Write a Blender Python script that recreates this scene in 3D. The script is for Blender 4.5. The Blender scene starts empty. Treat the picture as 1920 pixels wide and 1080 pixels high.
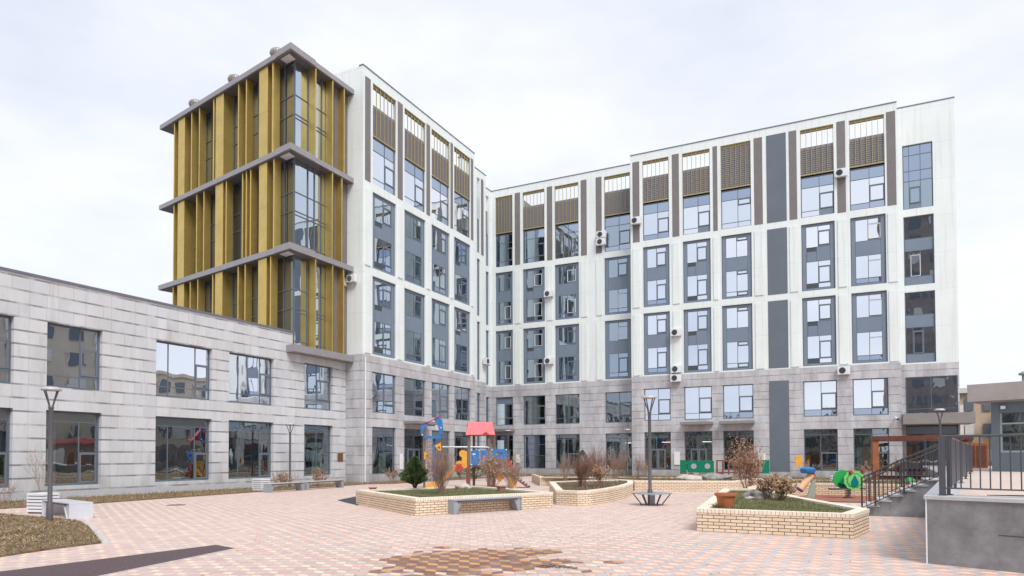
import bpy, bmesh, math, random
from mathutils import Vector, Matrix, noise
R=math.radians; PI=math.pi
random.seed(7)
scn=bpy.context.scene
C=scn.collection
# ---------------------------------------------------------------- camera
F=1280.;CX=960.;CY=823.;HC=1.8
yaw,pit,rol=R(26.4),R(1.4),.0028
fwd0=Vector((-math.sin(yaw),math.cos(yaw),0)); right0=Vector((math.cos(yaw),math.sin(yaw),0)); Z=Vector((0,0,1))
fwd=fwd0*math.cos(pit)+Z*math.sin(pit); up_=Z*math.cos(pit)-fwd0*math.sin(pit)
right=right0*math.cos(rol)-up_*math.sin(rol); up=up_*math.cos(rol)+right0*math.sin(rol)
cam=bpy.data.cameras.new('camera'); co=bpy.data.objects.new('camera',cam); C.objects.link(co)
m=Matrix.Identity(4)
for i in range(3): m[i][0]=right[i]; m[i][1]=up[i]; m[i][2]=-fwd[i]
m[2][3]=HC; co.matrix_world=m
cam.lens=24; cam.sensor_width=36; cam.shift_y=(CY-540)/1920; cam.clip_end=3000; cam.clip_start=.1
scn.camera=co
def G(px,py,z=0.):
    """point of the level plane z seen at that place of the photograph"""
    d=fwd+right*((px-CX)/F)-up*((py-CY)/F); t=(z-HC)/d.z
    return Vector((d.x*t,d.y*t,z))
# ---------------------------------------------------------------- world, sun, exposure
SUN_EL,SUN_AZ=R(50),R(-42)     # azimuth of the sun measured from +x towards +y
w=bpy.data.worlds.new('World'); scn.world=w; w.use_nodes=True
nt=w.node_tree; nt.nodes.clear()
def wn(t,**k):
    n=nt.nodes.new(t)
    for a,b in k.items(): setattr(n,a,b)
    return n
out=wn('ShaderNodeOutputWorld'); bg=wn('ShaderNodeBackground'); sky=wn('ShaderNodeTexSky')
sky.sky_type='NISHITA'; sky.sun_disc=False; sky.sun_elevation=SUN_EL; sky.sun_rotation=PI/2-SUN_AZ
tc=wn('ShaderNodeTexCoord'); mp=wn('ShaderNodeMapping'); mp.inputs['Scale'].default_value=(1,1,2.6)
nz=wn('ShaderNodeTexNoise'); nz.inputs['Scale'].default_value=1.7; nz.inputs['Detail'].default_value=6; nz.inputs['Roughness'].default_value=.55
cr=wn('ShaderNodeValToRGB'); cr.color_ramp.elements[0].position=.34; cr.color_ramp.elements[1].position=.6
cr.color_ramp.elements[0].color=(6.3,6.75,7.75,1); cr.color_ramp.elements[1].color=(8.3,8.45,8.8,1)
mx=wn('ShaderNodeMixRGB'); mx.inputs[0].default_value=.9
nt.links.new(tc.outputs['Generated'],mp.inputs[0]); nt.links.new(mp.outputs[0],nz.inputs['Vector']); nt.links.new(nz.outputs[0],cr.inputs[0])
nt.links.new(sky.outputs[0],mx.inputs[1]); nt.links.new(cr.outputs[0],mx.inputs[2])
nt.links.new(mx.outputs[0],bg.inputs[0]); nt.links.new(bg.outputs[0],out.inputs[0])
bg.inputs[1].default_value=.1
sd=bpy.data.lights.new('sun','SUN'); so=bpy.data.objects.new('sun',sd); C.objects.link(so)
sd.energy=2.2; sd.angle=R(26); sd.color=(1,.985,.97)
sdir=Vector((math.cos(SUN_EL)*math.cos(SUN_AZ),math.cos(SUN_EL)*math.sin(SUN_AZ),math.sin(SUN_EL)))
so.rotation_euler=sdir.to_track_quat('Z','Y').to_euler(); so.location=(0,0,60)
scn.view_settings.view_transform='Standard'; scn.view_settings.look='None'; scn.view_settings.exposure=.38; scn.view_settings.gamma=1
scn.cycles.max_bounces=7; scn.cycles.glossy_bounces=3; scn.cycles.transparent_max_bounces=8
# ---------------------------------------------------------------- node helpers
class X:
    """a socket value with arithmetic"""
    T=None
    def __init__(s,v): s.v=v
    @staticmethod
    def m(op,*a):
        n=X.T.nodes.new('ShaderNodeMath'); n.operation=op
        for i,q in enumerate(a):
            q=q.v if isinstance(q,X) else q
            if isinstance(q,(int,float)): n.inputs[i].default_value=q
            else: X.T.links.new(q,n.inputs[i])
        return X(n.outputs[0])
    def __add__(s,o): return X.m('ADD',s,o)
    __radd__=__add__
    def __sub__(s,o): return X.m('SUBTRACT',s,o)
    def __rsub__(s,o): return X.m('SUBTRACT',o,s)
    def __mul__(s,o): return X.m('MULTIPLY',s,o)
    __rmul__=__mul__
    def __truediv__(s,o): return X.m('DIVIDE',s,o)
MATS={}
def mat(name,col,rough=.8,metal=0.,var=0.,vscale=3.,bump=0.,bscale=20.,spec=.3,col2=None,stain=0.):
    """plain procedural surface: base colour broken up by noise, optional bump"""
    if name in MATS: return MATS[name]
    M=bpy.data.materials.new(name); M.use_nodes=True; T=M.node_tree; P=T.nodes['Principled BSDF']
    P.inputs['Base Color'].default_value=(*col,1); P.inputs['Roughness'].default_value=rough; P.inputs['Metallic'].default_value=metal
    P.inputs['Specular IOR Level'].default_value=spec
    t=T.nodes.new('ShaderNodeTexCoord')
    if var>0:
        n=T.nodes.new('ShaderNodeTexNoise'); n.inputs['Scale'].default_value=vscale; n.inputs['Detail'].default_value=6; n.inputs['Roughness'].default_value=.65
        r=T.nodes.new('ShaderNodeValToRGB'); c2=col2 or tuple(max(0,c*(1-var)) for c in col); c1=col if col2 else tuple(c*(1+var*.6) for c in col)
        r.color_ramp.elements[0].position=.3; r.color_ramp.elements[1].position=.7
        r.color_ramp.elements[0].color=(*c2,1); r.color_ramp.elements[1].color=(*c1,1)
        T.links.new(t.outputs['Object'],n.inputs['Vector']); T.links.new(n.outputs[0],r.inputs[0]); T.links.new(r.outputs[0],P.inputs['Base Color'])
    if bump>0:
        n=T.nodes.new('ShaderNodeTexNoise'); n.inputs['Scale'].default_value=bscale; n.inputs['Detail'].default_value=5
        b=T.nodes.new('ShaderNodeBump'); b.inputs['Strength'].default_value=bump; b.inputs['Distance'].default_value=.02
        T.links.new(t.outputs['Object'],n.inputs['Vector']); T.links.new(n.outputs[0],b.inputs['Height']); T.links.new(b.outputs[0],P.inputs['Normal'])
    MATS[name]=M; return M
def glass(name,tint,refl,body,wob=.03,scale=.9,trans=0.,per=1.):
    M=bpy.data.materials.new(name); M.use_nodes=True; T=M.node_tree; T.nodes.clear()
    o=T.nodes.new('ShaderNodeOutputMaterial'); g=T.nodes.new('ShaderNodeBsdfGlossy'); oi=T.nodes.new('ShaderNodeObjectInfo'); tm=T.nodes.new('ShaderNodeMixRGB'); tm.inputs[1].default_value=(tint[0]*.80,tint[1]*.84,tint[2]*.88,1); tm.inputs[2].default_value=(*tint,1); T.links.new(oi.outputs['Random'],tm.inputs[0]); T.links.new(tm.outputs[0],g.inputs['Color']); d=T.nodes.new('ShaderNodeBsdfDiffuse'); mx=T.nodes.new('ShaderNodeMixShader')
    g.inputs['Color'].default_value=(*tint,1); g.inputs['Roughness'].default_value=.01; d.inputs['Color'].default_value=(*body,1)
    t=T.nodes.new('ShaderNodeTexCoord'); n=T.nodes.new('ShaderNodeTexNoise'); n.inputs['Scale'].default_value=scale; n.inputs['Detail'].default_value=1.5
    mpn=T.nodes.new('ShaderNodeMapping'); mpn.inputs['Scale'].default_value=(1.6,1,.7)
    b=T.nodes.new('ShaderNodeBump'); b.inputs['Strength'].default_value=1; b.inputs['Distance'].default_value=wob
    T.links.new(t.outputs['Object'],mpn.inputs[0]); T.links.new(mpn.outputs[0],n.inputs['Vector']); T.links.new(n.outputs[0],b.inputs['Height']); T.links.new(b.outputs[0],g.inputs['Normal'])
    mx.inputs[0].default_value=refl
    base=d
    if trans>0:
        tr=T.nodes.new('ShaderNodeBsdfTransparent'); tr.inputs['Color'].default_value=(.8,.92,.92,1)
        m2=T.nodes.new('ShaderNodeMixShader'); m2.inputs[0].default_value=trans
        T.links.new(d.outputs[0],m2.inputs[1]); T.links.new(tr.outputs[0],m2.inputs[2]); base=m2
    T.links.new(base.outputs[0],mx.inputs[1]); T.links.new(g.outputs[0],mx.inputs[2]); T.links.new(mx.outputs[0],o.inputs[0])
    MATS[name]=M; return M
def blocks(name,c1,c2,joint,bw,bh,mort,uv=False,offset=0.,bump=.5,noisec=None,plane='XZ',stain=.25,jn=0.,tint=None):
    """masonry in courses (Brick Texture) with weathering"""
    M=bpy.data.materials.new(name); M.use_nodes=True; T=M.node_tree; P=T.nodes['Principled BSDF']; L=T.links
    t=T.nodes.new('ShaderNodeTexCoord')
    vec=t.outputs['UV'] if uv else None
    if not uv:
        s=T.nodes.new('ShaderNodeSeparateXYZ'); L.new(t.outputs['Object'],s.inputs[0]); c=T.nodes.new('ShaderNodeCombineXYZ')
        ad=T.nodes.new('ShaderNodeMath'); ad.operation='ADD'; L.new(s.outputs[0],ad.inputs[0]); L.new(s.outputs[1],ad.inputs[1])
        L.new(ad.outputs[0],c.inputs[0]); L.new(s.outputs[2],c.inputs[1]); vec=c.outputs[0]
    b=T.nodes.new('ShaderNodeTexBrick'); L.new(vec,b.inputs['Vector'])
    b.offset=offset; b.offset_frequency=2
    b.inputs['Scale'].default_value=1; b.inputs['Brick Width'].default_value=bw; b.inputs['Row Height'].default_value=bh
    b.inputs['Mortar Size'].default_value=mort; b.inputs['Mortar Smooth'].default_value=.25; b.inputs['Bias'].default_value=0
    b.inputs['Color1'].default_value=(*c1,1); b.inputs['Color2'].default_value=(*c2,1); b.inputs['Mortar'].default_value=(*joint,1)
    n=T.nodes.new('ShaderNodeTexNoise'); n.inputs['Scale'].default_value=.55; n.inputs['Detail'].default_value=8; n.inputs['Roughness'].default_value=.7
    mpn=T.nodes.new('ShaderNodeMapping'); mpn.inputs['Scale'].default_value=(1.8,.7,1); L.new(vec,mpn.inputs[0]); L.new(mpn.outputs[0],n.inputs['Vector'])
    r=T.nodes.new('ShaderNodeValToRGB'); r.color_ramp.elements[0].position=.35; r.color_ramp.elements[1].position=.62
    k=1-stain; tn=tint or (1,1,1); r.color_ramp.elements[0].color=(k*tn[0],k*tn[1],k*tn[2],1); r.color_ramp.elements[1].color=(1,1,1,1); L.new(n.outputs[0],r.inputs[0])
    mu=T.nodes.new('ShaderNodeMixRGB'); mu.blend_type='MULTIPLY'; mu.inputs[0].default_value=1; L.new(b.outputs[0],mu.inputs[1]); L.new(r.outputs[0],mu.inputs[2])
    n2=T.nodes.new('ShaderNodeTexNoise'); n2.inputs['Scale'].default_value=30; n2.inputs['Detail'].default_value=4; L.new(vec,n2.inputs['Vector'])
    m3=T.nodes.new('ShaderNodeMixRGB'); m3.blend_type='OVERLAY'; m3.inputs[0].default_value=.25; L.new(mu.outputs[0],m3.inputs[1]); L.new(n2.outputs[0],m3.inputs[2])
    L.new(m3.outputs[0],P.inputs['Base Color']); P.inputs['Roughness'].default_value=.85; P.inputs['Specular IOR Level'].default_value=.2
    bu=T.nodes.new('ShaderNodeBump'); bu.invert=True; bu.inputs['Strength'].default_value=bump; bu.inputs['Distance'].default_value=.02
    L.new(b.outputs['Fac'],bu.inputs['Height']); L.new(bu.outputs[0],P.inputs['Normal'])
    MATS[name]=M; return M
def stone(name,c1,c2,bw=1.15,bh=.545,gro=.045,stain=.2,tint=None,zoff=0.2):
    """stone cladding: slabs with broken dark horizontal grooves and faint vertical joints"""
    M=bpy.data.materials.new(name); M.use_nodes=True; T=M.node_tree; P=T.nodes['Principled BSDF']; L=T.links; X.T=T
    t=T.nodes.new('ShaderNodeTexCoord'); s=T.nodes.new('ShaderNodeSeparateXYZ'); L.new(t.outputs['Object'],s.inputs[0])
    x=X(s.outputs[0])+X(s.outputs[1]); z=X(s.outputs[2])+zoff
    row=X.m('FLOOR',z/bh); fz=X.m('FRACT',z/bh)
    def wn_(a,b_,c_=0.):
        c=T.nodes.new('ShaderNodeCombineXYZ')
        for i,q in enumerate((a,b_,c_)):
            if isinstance(q,X): L.new(q.v,c.inputs[i])
            else: c.inputs[i].default_value=q
        return c.outputs[0]
    # vertical joints: each column of slabs varies in width a little by warping x
    col=X.m('FLOOR',x/bw); fx=X.m('FRACT',x/bw)
    w1=T.nodes.new('ShaderNodeTexWhiteNoise'); L.new(wn_(col,row),w1.inputs['Vector'])
    w2=T.nodes.new('ShaderNodeTexWhiteNoise'); L.new(wn_(col,row,3.),w2.inputs['Vector'])
    jitter=X(w1.outputs[0]); j2=X(w2.outputs[0])
    g=X.m('LESS_THAN',fz,gro/bh)
    split=X.m('LESS_THAN',X.m('ABSOLUTE',fx-(jitter*.4+.3)),.008)*X.m('GREATER_THAN',j2,.35)
    vj=X.m('MAXIMUM',X.m('LESS_THAN',fx,.012),split)
    nn=T.nodes.new('ShaderNodeTexNoise'); nn.inputs['Scale'].default_value=1.1; nn.inputs['Detail'].default_value=3; L.new(wn_(x,row*3.7),nn.inputs['Vector'])
    gs=X.m('MINIMUM',X.m('MAXIMUM',(X(nn.outputs[0])-.36)*5,.25),1.)
    n3=T.nodes.new('ShaderNodeTexNoise'); n3.inputs['Scale'].default_value=.5; n3.inputs['Detail'].default_value=8; n3.inputs['Roughness'].default_value=.7; L.new(wn_(x*1.6,z*.7),n3.inputs['Vector'])
    half=X.m('GREATER_THAN',fx,jitter*.4+.3)
    w3=T.nodes.new('ShaderNodeTexWhiteNoise'); L.new(wn_(col*2+half,row,7.),w3.inputs['Vector'])
    tone=X(w3.outputs[0])
    base=T.nodes.new('ShaderNodeMixRGB'); L.new(tone.v,base.inputs[0]); base.inputs[1].default_value=(*c1,1); base.inputs[2].default_value=(*c2,1)
    st=T.nodes.new('ShaderNodeValToRGB'); st.color_ramp.elements[0].position=.36; st.color_ramp.elements[1].position=.6; k=1-stain; tn=tint or (1,1,1)
    st.color_ramp.elements[0].color=(k*tn[0],k*tn[1],k*tn[2],1); st.color_ramp.elements[1].color=(1,1,1,1); L.new(n3.outputs[0],st.inputs[0])
    m1=T.nodes.new('ShaderNodeMixRGB'); m1.blend_type='MULTIPLY'; m1.inputs[0].default_value=1; L.new(base.outputs[0],m1.inputs[1]); L.new(st.outputs[0],m1.inputs[2])
    nd=T.nodes.new('ShaderNodeTexNoise'); nd.inputs['Scale'].default_value=1.; nd.inputs['Detail'].default_value=7; L.new(wn_(x*2.2,z*.35,4.),nd.inputs['Vector'])
    foot=X.m('MINIMUM',X.m('MAXIMUM',(1.15-z)*.9+(X(nd.outputs[0])-.5)*3.,0.),1.)
    strk=X.m('MINIMUM',X.m('MAXIMUM',(X(nd.outputs[0])-.56)*5,0.),1.)
    md=T.nodes.new('ShaderNodeMixRGB'); md.blend_type='MULTIPLY'; L.new((X.m('MAXIMUM',foot*.55,strk*.4)).v,md.inputs[0]); L.new(m1.outputs[0],md.inputs[1]); md.inputs[2].default_value=(.62,.57,.52,1); m1=md
    m2=T.nodes.new('ShaderNodeMixRGB'); L.new((X.m('MAXIMUM',g*gs*.8,vj*.3)).v,m2.inputs[0]); L.new(m1.outputs[0],m2.inputs[1]); m2.inputs[2].default_value=(.16,.15,.17,1)
    L.new(m2.outputs[0],P.inputs['Base Color']); P.inputs['Roughness'].default_value=.8; P.inputs['Specular IOR Level'].default_value=.25
    bu=T.nodes.new('ShaderNodeBump'); bu.invert=True; bu.inputs['Strength'].default_value=.7; bu.inputs['Distance'].default_value=.03
    L.new((X.m('MAXIMUM',g,vj*.4)).v,bu.inputs['Height']); L.new(bu.outputs[0],P.inputs['Normal'])
    MATS[name]=M; return M
def paving():
    M=bpy.data.materials.new('rhombus_pavers'); M.use_nodes=True; T=M.node_tree; P=T.nodes['Principled BSDF']; L=T.links; X.T=T
    t=T.nodes.new('ShaderNodeTexCoord'); s=T.nodes.new('ShaderNodeSeparateXYZ'); L.new(t.outputs['Object'],s.inputs[0])
    S=.2; x=X(s.outputs[0])*(1/S); y=X(s.outputs[1])*(1/S); r3=math.sqrt(3)
    def fl(v,w): return X.m('FLOOR',v/w)
    cax=(fl(x,3.)+.5)*3.; cay=(fl(y,r3)+.5)*r3
    cbx=X.m('ROUND',x/3.)*3.; cby=X.m('ROUND',y/r3)*r3
    ax,ay,bx,by=x-cax,y-cay,x-cbx,y-cby
    pick=X.m('LESS_THAN',ax*ax+ay*ay,bx*bx+by*by)
    inv=1.-pick
    lx=ax*pick+bx*inv; ly=ay*pick+by*inv; cx=cax*pick+cbx*inv; cy=cay*pick+cby*inv
    ang=X.m('ARCTAN2',ly,lx); ang=X.m('MODULO',ang+2*PI,2*PI)
    sec=X.m('FLOOR',ang/(2*PI/3)); rot=sec*(2*PI/3)+PI/3
    ca=X.m('COSINE',rot); sa=X.m('SINE',rot)
    px=lx*ca+ly*sa; py=ly*ca-lx*sa
    u=px+py/r3; v=px-py/r3
    e=X.m('MINIMUM',X.m('MINIMUM',u,1.-u),X.m('MINIMUM',v,1.-v))
    joint=X.m('SUBTRACT',1.,X.m('MINIMUM',e/.04,1.))
    cb=T.nodes.new('ShaderNodeCombineXYZ'); L.new(cx.v,cb.inputs[0]); L.new(cy.v,cb.inputs[1]); L.new(sec.v,cb.inputs[2])
    wn_=T.nodes.new('ShaderNodeTexWhiteNoise'); L.new(cb.outputs[0],wn_.inputs['Vector']); rnd=X(wn_.outputs[0])
    is0=X.m('LESS_THAN',sec,.5); is2=X.m('GREATER_THAN',sec,1.5); 
    def mix(f,a,b,bt='MIX'):
        n=T.nodes.new('ShaderNodeMixRGB'); n.blend_type=bt
        for i,q in enumerate((f,a,b)):
            if isinstance(q,X): q=q.v
            if isinstance(q,(int,float)): n.inputs[i].default_value=q
            elif isinstance(q,tuple): n.inputs[i].default_value=(*q,1)
            else: L.new(q,n.inputs[i])
        return n.outputs[0]
    cream,pink,grey=(.79,.63,.50),(.66,.38,.315),(.52,.505,.515)
    dry=mix(is2,mix(is0,grey,cream),pink)
    wet=mix(is2,mix(is0,(.21,.125,.105),(.62,.33,.11)),(.33,.12,.07))
    # large faded zones, far from even
    nz=T.nodes.new('ShaderNodeTexNoise'); nz.inputs['Scale'].default_value=.16; nz.inputs['Detail'].default_value=5; L.new(t.outputs['Object'],nz.inputs['Vector'])
    fade=X.m('MINIMUM',X.m('MAXIMUM',(X(nz.outputs[0])-.36)*2.6,.0),.5)
    dry=mix(fade,dry,(.70,.55,.49))
    nf=T.nodes.new('ShaderNodeTexNoise'); nf.inputs['Scale'].default_value=2.2; nf.inputs['Detail'].default_value=8; nf.inputs['Roughness'].default_value=.75; L.new(t.outputs['Object'],nf.inputs['Vector'])
    # wet patch decided tile by tile
    X0,Y0=-5.75,10.35
    wx=cx*S-X0; wy=cy*S-Y0
    c_,s_=math.cos(R(24)),math.sin(R(24))
    a=(wx*c_+wy*s_)/1.75; b=(wy*c_-wx*s_)/1.75
    cn=T.nodes.new('ShaderNodeCombineXYZ'); L.new((cx*S).v,cn.inputs[0]); L.new((cy*S).v,cn.inputs[1])
    n5=T.nodes.new('ShaderNodeTexNoise'); n5.inputs['Scale'].default_value=1.3; n5.inputs['Detail'].default_value=3; L.new(cn.outputs[0],n5.inputs['Vector'])
    dd=X.m('SQRT',a*a+b*b)+(X(n5.outputs[0])-.5)*2.3+(rnd-.5)*.25
    wetm=X.m('LESS_THAN',dd,.86)
    n6=T.nodes.new('ShaderNodeTexNoise'); n6.inputs['Scale'].default_value=1.6; n6.inputs['Detail'].default_value=6; L.new(t.outputs['Object'],n6.inputs['Vector'])
    wetc=mix(X.m('MINIMUM',X.m('MAXIMUM',(X(n6.outputs[0])-.56)*9,0.),.75),wet,(.13,.06,.025))
    damp=X.m('LESS_THAN',dd,1.12)-wetm
    colr=mix(damp*.28,mix(wetm,dry,wetc),(.45,.28,.18))
    colr=mix(1.,colr,mix(rnd*.8,(.86,.86,.86),(1.08,1.05,1.03)),'MULTIPLY')
    colr=mix((1.-X.m('MINIMUM',X.m('MAXIMUM',(X(nf.outputs[0])-.3)*4,0.),1.))*.55,colr,(.36,.29,.26))
    colr=mix(joint*.75,colr,(.30,.235,.21))
    # the stains left where water dried
    n7=T.nodes.new('ShaderNodeTexNoise'); n7.inputs['Scale'].default_value=.5; n7.inputs['Detail'].default_value=9; n7.inputs['Roughness'].default_value=.8; L.new(t.outputs['Object'],n7.inputs['Vector'])
    colr=mix(X.m('MINIMUM',X.m('MAXIMUM',(X(n7.outputs[0])-.63)*8,0.),.5),colr,(.28,.19,.15))
    L.new(colr,P.inputs['Base Color'])
    L.new((.82-wetm*.35).v,P.inputs['Roughness']); P.inputs['Specular IOR Level'].default_value=.3
    bu=T.nodes.new('ShaderNodeBump'); bu.inputs['Strength'].default_value=.6; bu.inputs['Distance'].default_value=.01
    L.new((X.m('MINIMUM',e/.05,1.)+rnd*.3+X(nf.outputs[0])*.5).v,bu.inputs['Height']); L.new(bu.outputs[0],P.inputs['Normal'])
    return M
# ---------------------------------------------------------------- mesh helpers
class MB:
    def __init__(s): s.v=[];s.f=[];s.uv={}
    def quad(s,a,b,c,d,uv=None):
        i=len(s.v); s.v+= [tuple(a),tuple(b),tuple(c),tuple(d)]; s.f.append((i,i+1,i+2,i+3))
        if uv: s.uv[len(s.f)-1]=uv
    def tri(s,a,b,c):
        i=len(s.v); s.v+=[tuple(a),tuple(b),tuple(c)]; s.f.append((i,i+1,i+2))
    def box(s,x0,x1,y0,y1,z0,z1):
        i=len(s.v); s.v+=[(x0,y0,z0),(x1,y0,z0),(x1,y1,z0),(x0,y1,z0),(x0,y0,z1),(x1,y0,z1),(x1,y1,z1),(x0,y1,z1)]
        for q in((0,3,2,1),(4,5,6,7),(0,1,5,4),(1,2,6,5),(2,3,7,6),(3,0,4,7)): s.f.append(tuple(i+k for k in q))
        return s
    def prism(s,poly,z0,z1,axis='z'):
        n=len(poly); i=len(s.v)
        if axis=='z': s.v+=[(p[0],p[1],z0) for p in poly]+[(p[0],p[1],z1) for p in poly]
        else: s.v+=[(p[0],z0,p[1]) for p in poly]+[(p[0],z1,p[1]) for p in poly]
        s.f.append(tuple(range(i+n-1,i-1,-1))); s.f.append(tuple(range(i+n,i+2*n)))
        for k in range(n): s.f.append((i+k,i+(k+1)%n,i+n+(k+1)%n,i+n+k))
        return s
    def tube(s,pts,r,n=8,cap=True):
        pts=[Vector(p) for p in pts]; m_=len(pts); rs=r if isinstance(r,(list,tuple)) else [r]*m_
        i0=len(s.v); ref=None
        for k,p in enumerate(pts):
            d=(pts[min(k+1,m_-1)]-pts[max(k-1,0)]).normalized()
            if ref is None:
                ref=Vector((0,0,1)) if abs(d.z)<.9 else Vector((1,0,0))
            a=d.cross(ref)
            if a.length<1e-5: a=d.cross(Vector((0,1,0)))
            a.normalize(); b=d.cross(a)
            for q in range(n):
                an=2*PI*q/n; s.v.append(tuple(p+(a*math.cos(an)+b*math.sin(an))*rs[k]))
        for k in range(m_-1):
            for q in range(n):
                A=i0+k*n+q; B=i0+k*n+(q+1)%n; s.f.append((A,B,B+n,A+n))
        if cap:
            s.f.append(tuple(i0+q for q in range(n-1,-1,-1))); s.f.append(tuple(i0+(m_-1)*n+q for q in range(n)))
        return s
    def lathe(s,prof,n=20,c=(0,0,0)):
        i0=len(s.v)
        for r,z in prof:
            for q in range(n): s.v.append((c[0]+r*math.cos(2*PI*q/n),c[1]+r*math.sin(2*PI*q/n),c[2]+z))
        for k in range(len(prof)-1):
            for q in range(n):
                A=i0+k*n+q; B=i0+k*n+(q+1)%n; s.f.append((A,B,B+n,A+n))
        s.f.append(tuple(i0+q for q in range(n-1,-1,-1))); s.f.append(tuple(i0+(len(prof)-1)*n+q for q in range(n)))
        return s
    def obj(s,name,mt,parent=None,smooth=False,bevel=0.,loc=None,rot=0.):
        me=bpy.data.meshes.new(name); me.from_pydata(s.v,[],s.f)
        if s.uv:
            u=me.uv_layers.new(name='UVMap')
            for fi,uvs in s.uv.items():
                p=me.polygons[fi]
                for li,q in zip(p.loop_indices,uvs): u.data[li].uv=q
        me.materials.append(mt if not isinstance(mt,str) else MATS[mt])
        if smooth: 
            for p in me.polygons: p.use_smooth=True
            try: me.set_sharp_from_angle(angle=R(40))
            except Exception: pass
        o=bpy.data.objects.new(name,me); C.objects.link(o)
        if parent: o.parent=parent
        if loc is not None: o.location=loc
        if rot: o.rotation_euler.z=rot
        if bevel>0:
            b=o.modifiers.new('bevel','BEVEL'); b.width=bevel; b.segments=2; b.limit_method='ANGLE'
        return o
def thing(name,label,cat,loc=(0,0,0),rot=0.,group=None):
    o=bpy.data.objects.new(name,None); o.empty_display_size=.3; C.objects.link(o); o.location=loc; o.rotation_euler.z=rot
    return tag(o,label,cat,group)
def tag(o,label,cat,group=None):
    o['label']=label; o['category']=cat
    if group: o['group']=group
    return o
def struct(o): o['kind']='structure'; return o
def dup(src,loc,rot=None,label=None,scale=None):
    r=src.copy(); C.objects.link(r); r.location=loc
    if rot is not None: r.rotation_euler.z=rot
    if label: r['label']=label
    if scale: r.scale=(scale,)*3
    for ch in src.children:
        c=ch.copy(); C.objects.link(c); c.parent=r
        for g in ch.children: d=g.copy(); C.objects.link(d); d.parent=c
    return r
# ---------------------------------------------------------------- materials
stone('pale_stone',(.575,.59,.615),(.64,.65,.668),gro=.07,stain=.10,tint=(1,.98,.95))
stone('grey_stone',(.515,.52,.545),(.585,.588,.605),bw=1.3,bh=.62,gro=.045,stain=.28,tint=(1,.96,.95),zoff=.05)
def whitewall():
    M=mat('white_panel',(.76,.81,.795),.6,var=.05,vscale=.4,spec=.3); T=M.node_tree; L=T.links; X.T=T
    t=[n for n in T.nodes if n.type=='TEX_COORD'][0]; P=T.nodes['Principled BSDF']; src=P.inputs['Base Color'].links[0].from_socket
    s=T.nodes.new('ShaderNodeSeparateXYZ'); L.new(t.outputs['Object'],s.inputs[0]); z=X(s.outputs[2]); x=X(s.outputs[0])+X(s.outputs[1])
    a=X.m('LESS_THAN',X.m('FRACT',(z-.35)/2.72),.006); b=X.m('LESS_THAN',X.m('FRACT',x/3.1),.006)
    m_=T.nodes.new('ShaderNodeMixRGB'); L.new((X.m('MAXIMUM',a,b)*.45).v,m_.inputs[0]); L.new(src,m_.inputs[1]); m_.inputs[2].default_value=(.35,.36,.36,1)
    # rain streaks
    c=T.nodes.new('ShaderNodeCombineXYZ'); L.new((x*3.).v,c.inputs[0]); L.new((z*.12).v,c.inputs[1])
    n=T.nodes.new('ShaderNodeTexNoise'); n.inputs['Scale'].default_value=1.2; n.inputs['Detail'].default_value=6; L.new(c.outputs[0],n.inputs['Vector'])
    m2=T.nodes.new('ShaderNodeMixRGB'); L.new(X.m('MINIMUM',X.m('MAXIMUM',(X(n.outputs[0])-.54)*2.5,0.),.16).v,m2.inputs[0]); L.new(m_.outputs[0],m2.inputs[1]); m2.inputs[2].default_value=(.5,.5,.47,1)
    L.new(m2.outputs[0],P.inputs['Base Color'])
whitewall()
mat('brown_strip',(.20,.18,.18),.6,var=.1,vscale=1.5)
mat('slate_panel',(.135,.165,.195),.5,var=.08,vscale=.8)
mat('frame_grey',(.125,.15,.185),.45,var=.08,vscale=2,spec=.4)
mat('spandrel_blue',(.18,.225,.29),.35,var=.07,vscale=.7,spec=.5)
mat('sash_grey',(.15,.18,.205),.45)
mat('sash_white',(.75,.75,.74),.5)
mat('vent_dark',(.07,.08,.09),.6)
mat('ledge_metal',(.33,.315,.325),.45,metal=.25,var=.1,vscale=1.2,spec=.5)
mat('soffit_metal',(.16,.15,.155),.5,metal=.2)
mat('coping_metal',(.2,.2,.24),.4,metal=.4)
mat('gold_metal',(.64,.455,.14),.36,metal=.75,var=.13,vscale=1.3,spec=.5,bump=.08,bscale=3)
mat('gold_bar',(.40,.33,.17),.5,metal=.2)
mat('louvre_grey',(.25,.24,.245),.7,bump=.2)
mat('roof_grey',(.3,.3,.3),.9,var=.2)
mat('dark_room',(.035,.045,.045),.9,var=.5,vscale=.7)
mat('curtain_pale',(.42,.5,.47),.9,var=.35,vscale=6)
mat('steel',(.55,.56,.58),.35,metal=.8)
mat('lamp_metal',(.12,.115,.125),.45,metal=.3,spec=.5)
mat('lamp_cap',(.5,.5,.52),.4,metal=.3)
mat('white_metal',(.74,.75,.77),.4,var=.05)
mat('bench_white',(.60,.63,.68),.35,spec=.5,var=.06,vscale=4)
mat('bench_grey',(.31,.33,.37),.35,spec=.5,var=.08,vscale=4)
mat('bench_dark',(.08,.08,.095),.4)
mat('seat_beige',(.5,.44,.38),.6,var=.15,vscale=8)
mat('rubber_mat',(.12,.085,.09),.92,var=.22,vscale=18,bump=.5,bscale=150)
mat('rubber_dark',(.06,.06,.075),.92,var=.15,vscale=30,bump=.4,bscale=120)
mat('rubber_red',(.33,.13,.085),.9,var=.15,vscale=25)
mat('kerb_stone',(.56,.5,.48),.9,var=.2,vscale=6,bump=.3)
mat('concrete_dark',(.25,.25,.26),.75,var=.38,vscale=2.3,bump=.25,bscale=14)
mat('granite_cap',(.5,.5,.52),.55,var=.12,vscale=8)
mat('soil',(.10,.075,.05),1,var=.45,vscale=7,bump=.8,bscale=18)
mat('dry_soil',(.21,.145,.085),1,var=.5,vscale=5,bump=1,bscale=14)
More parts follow.
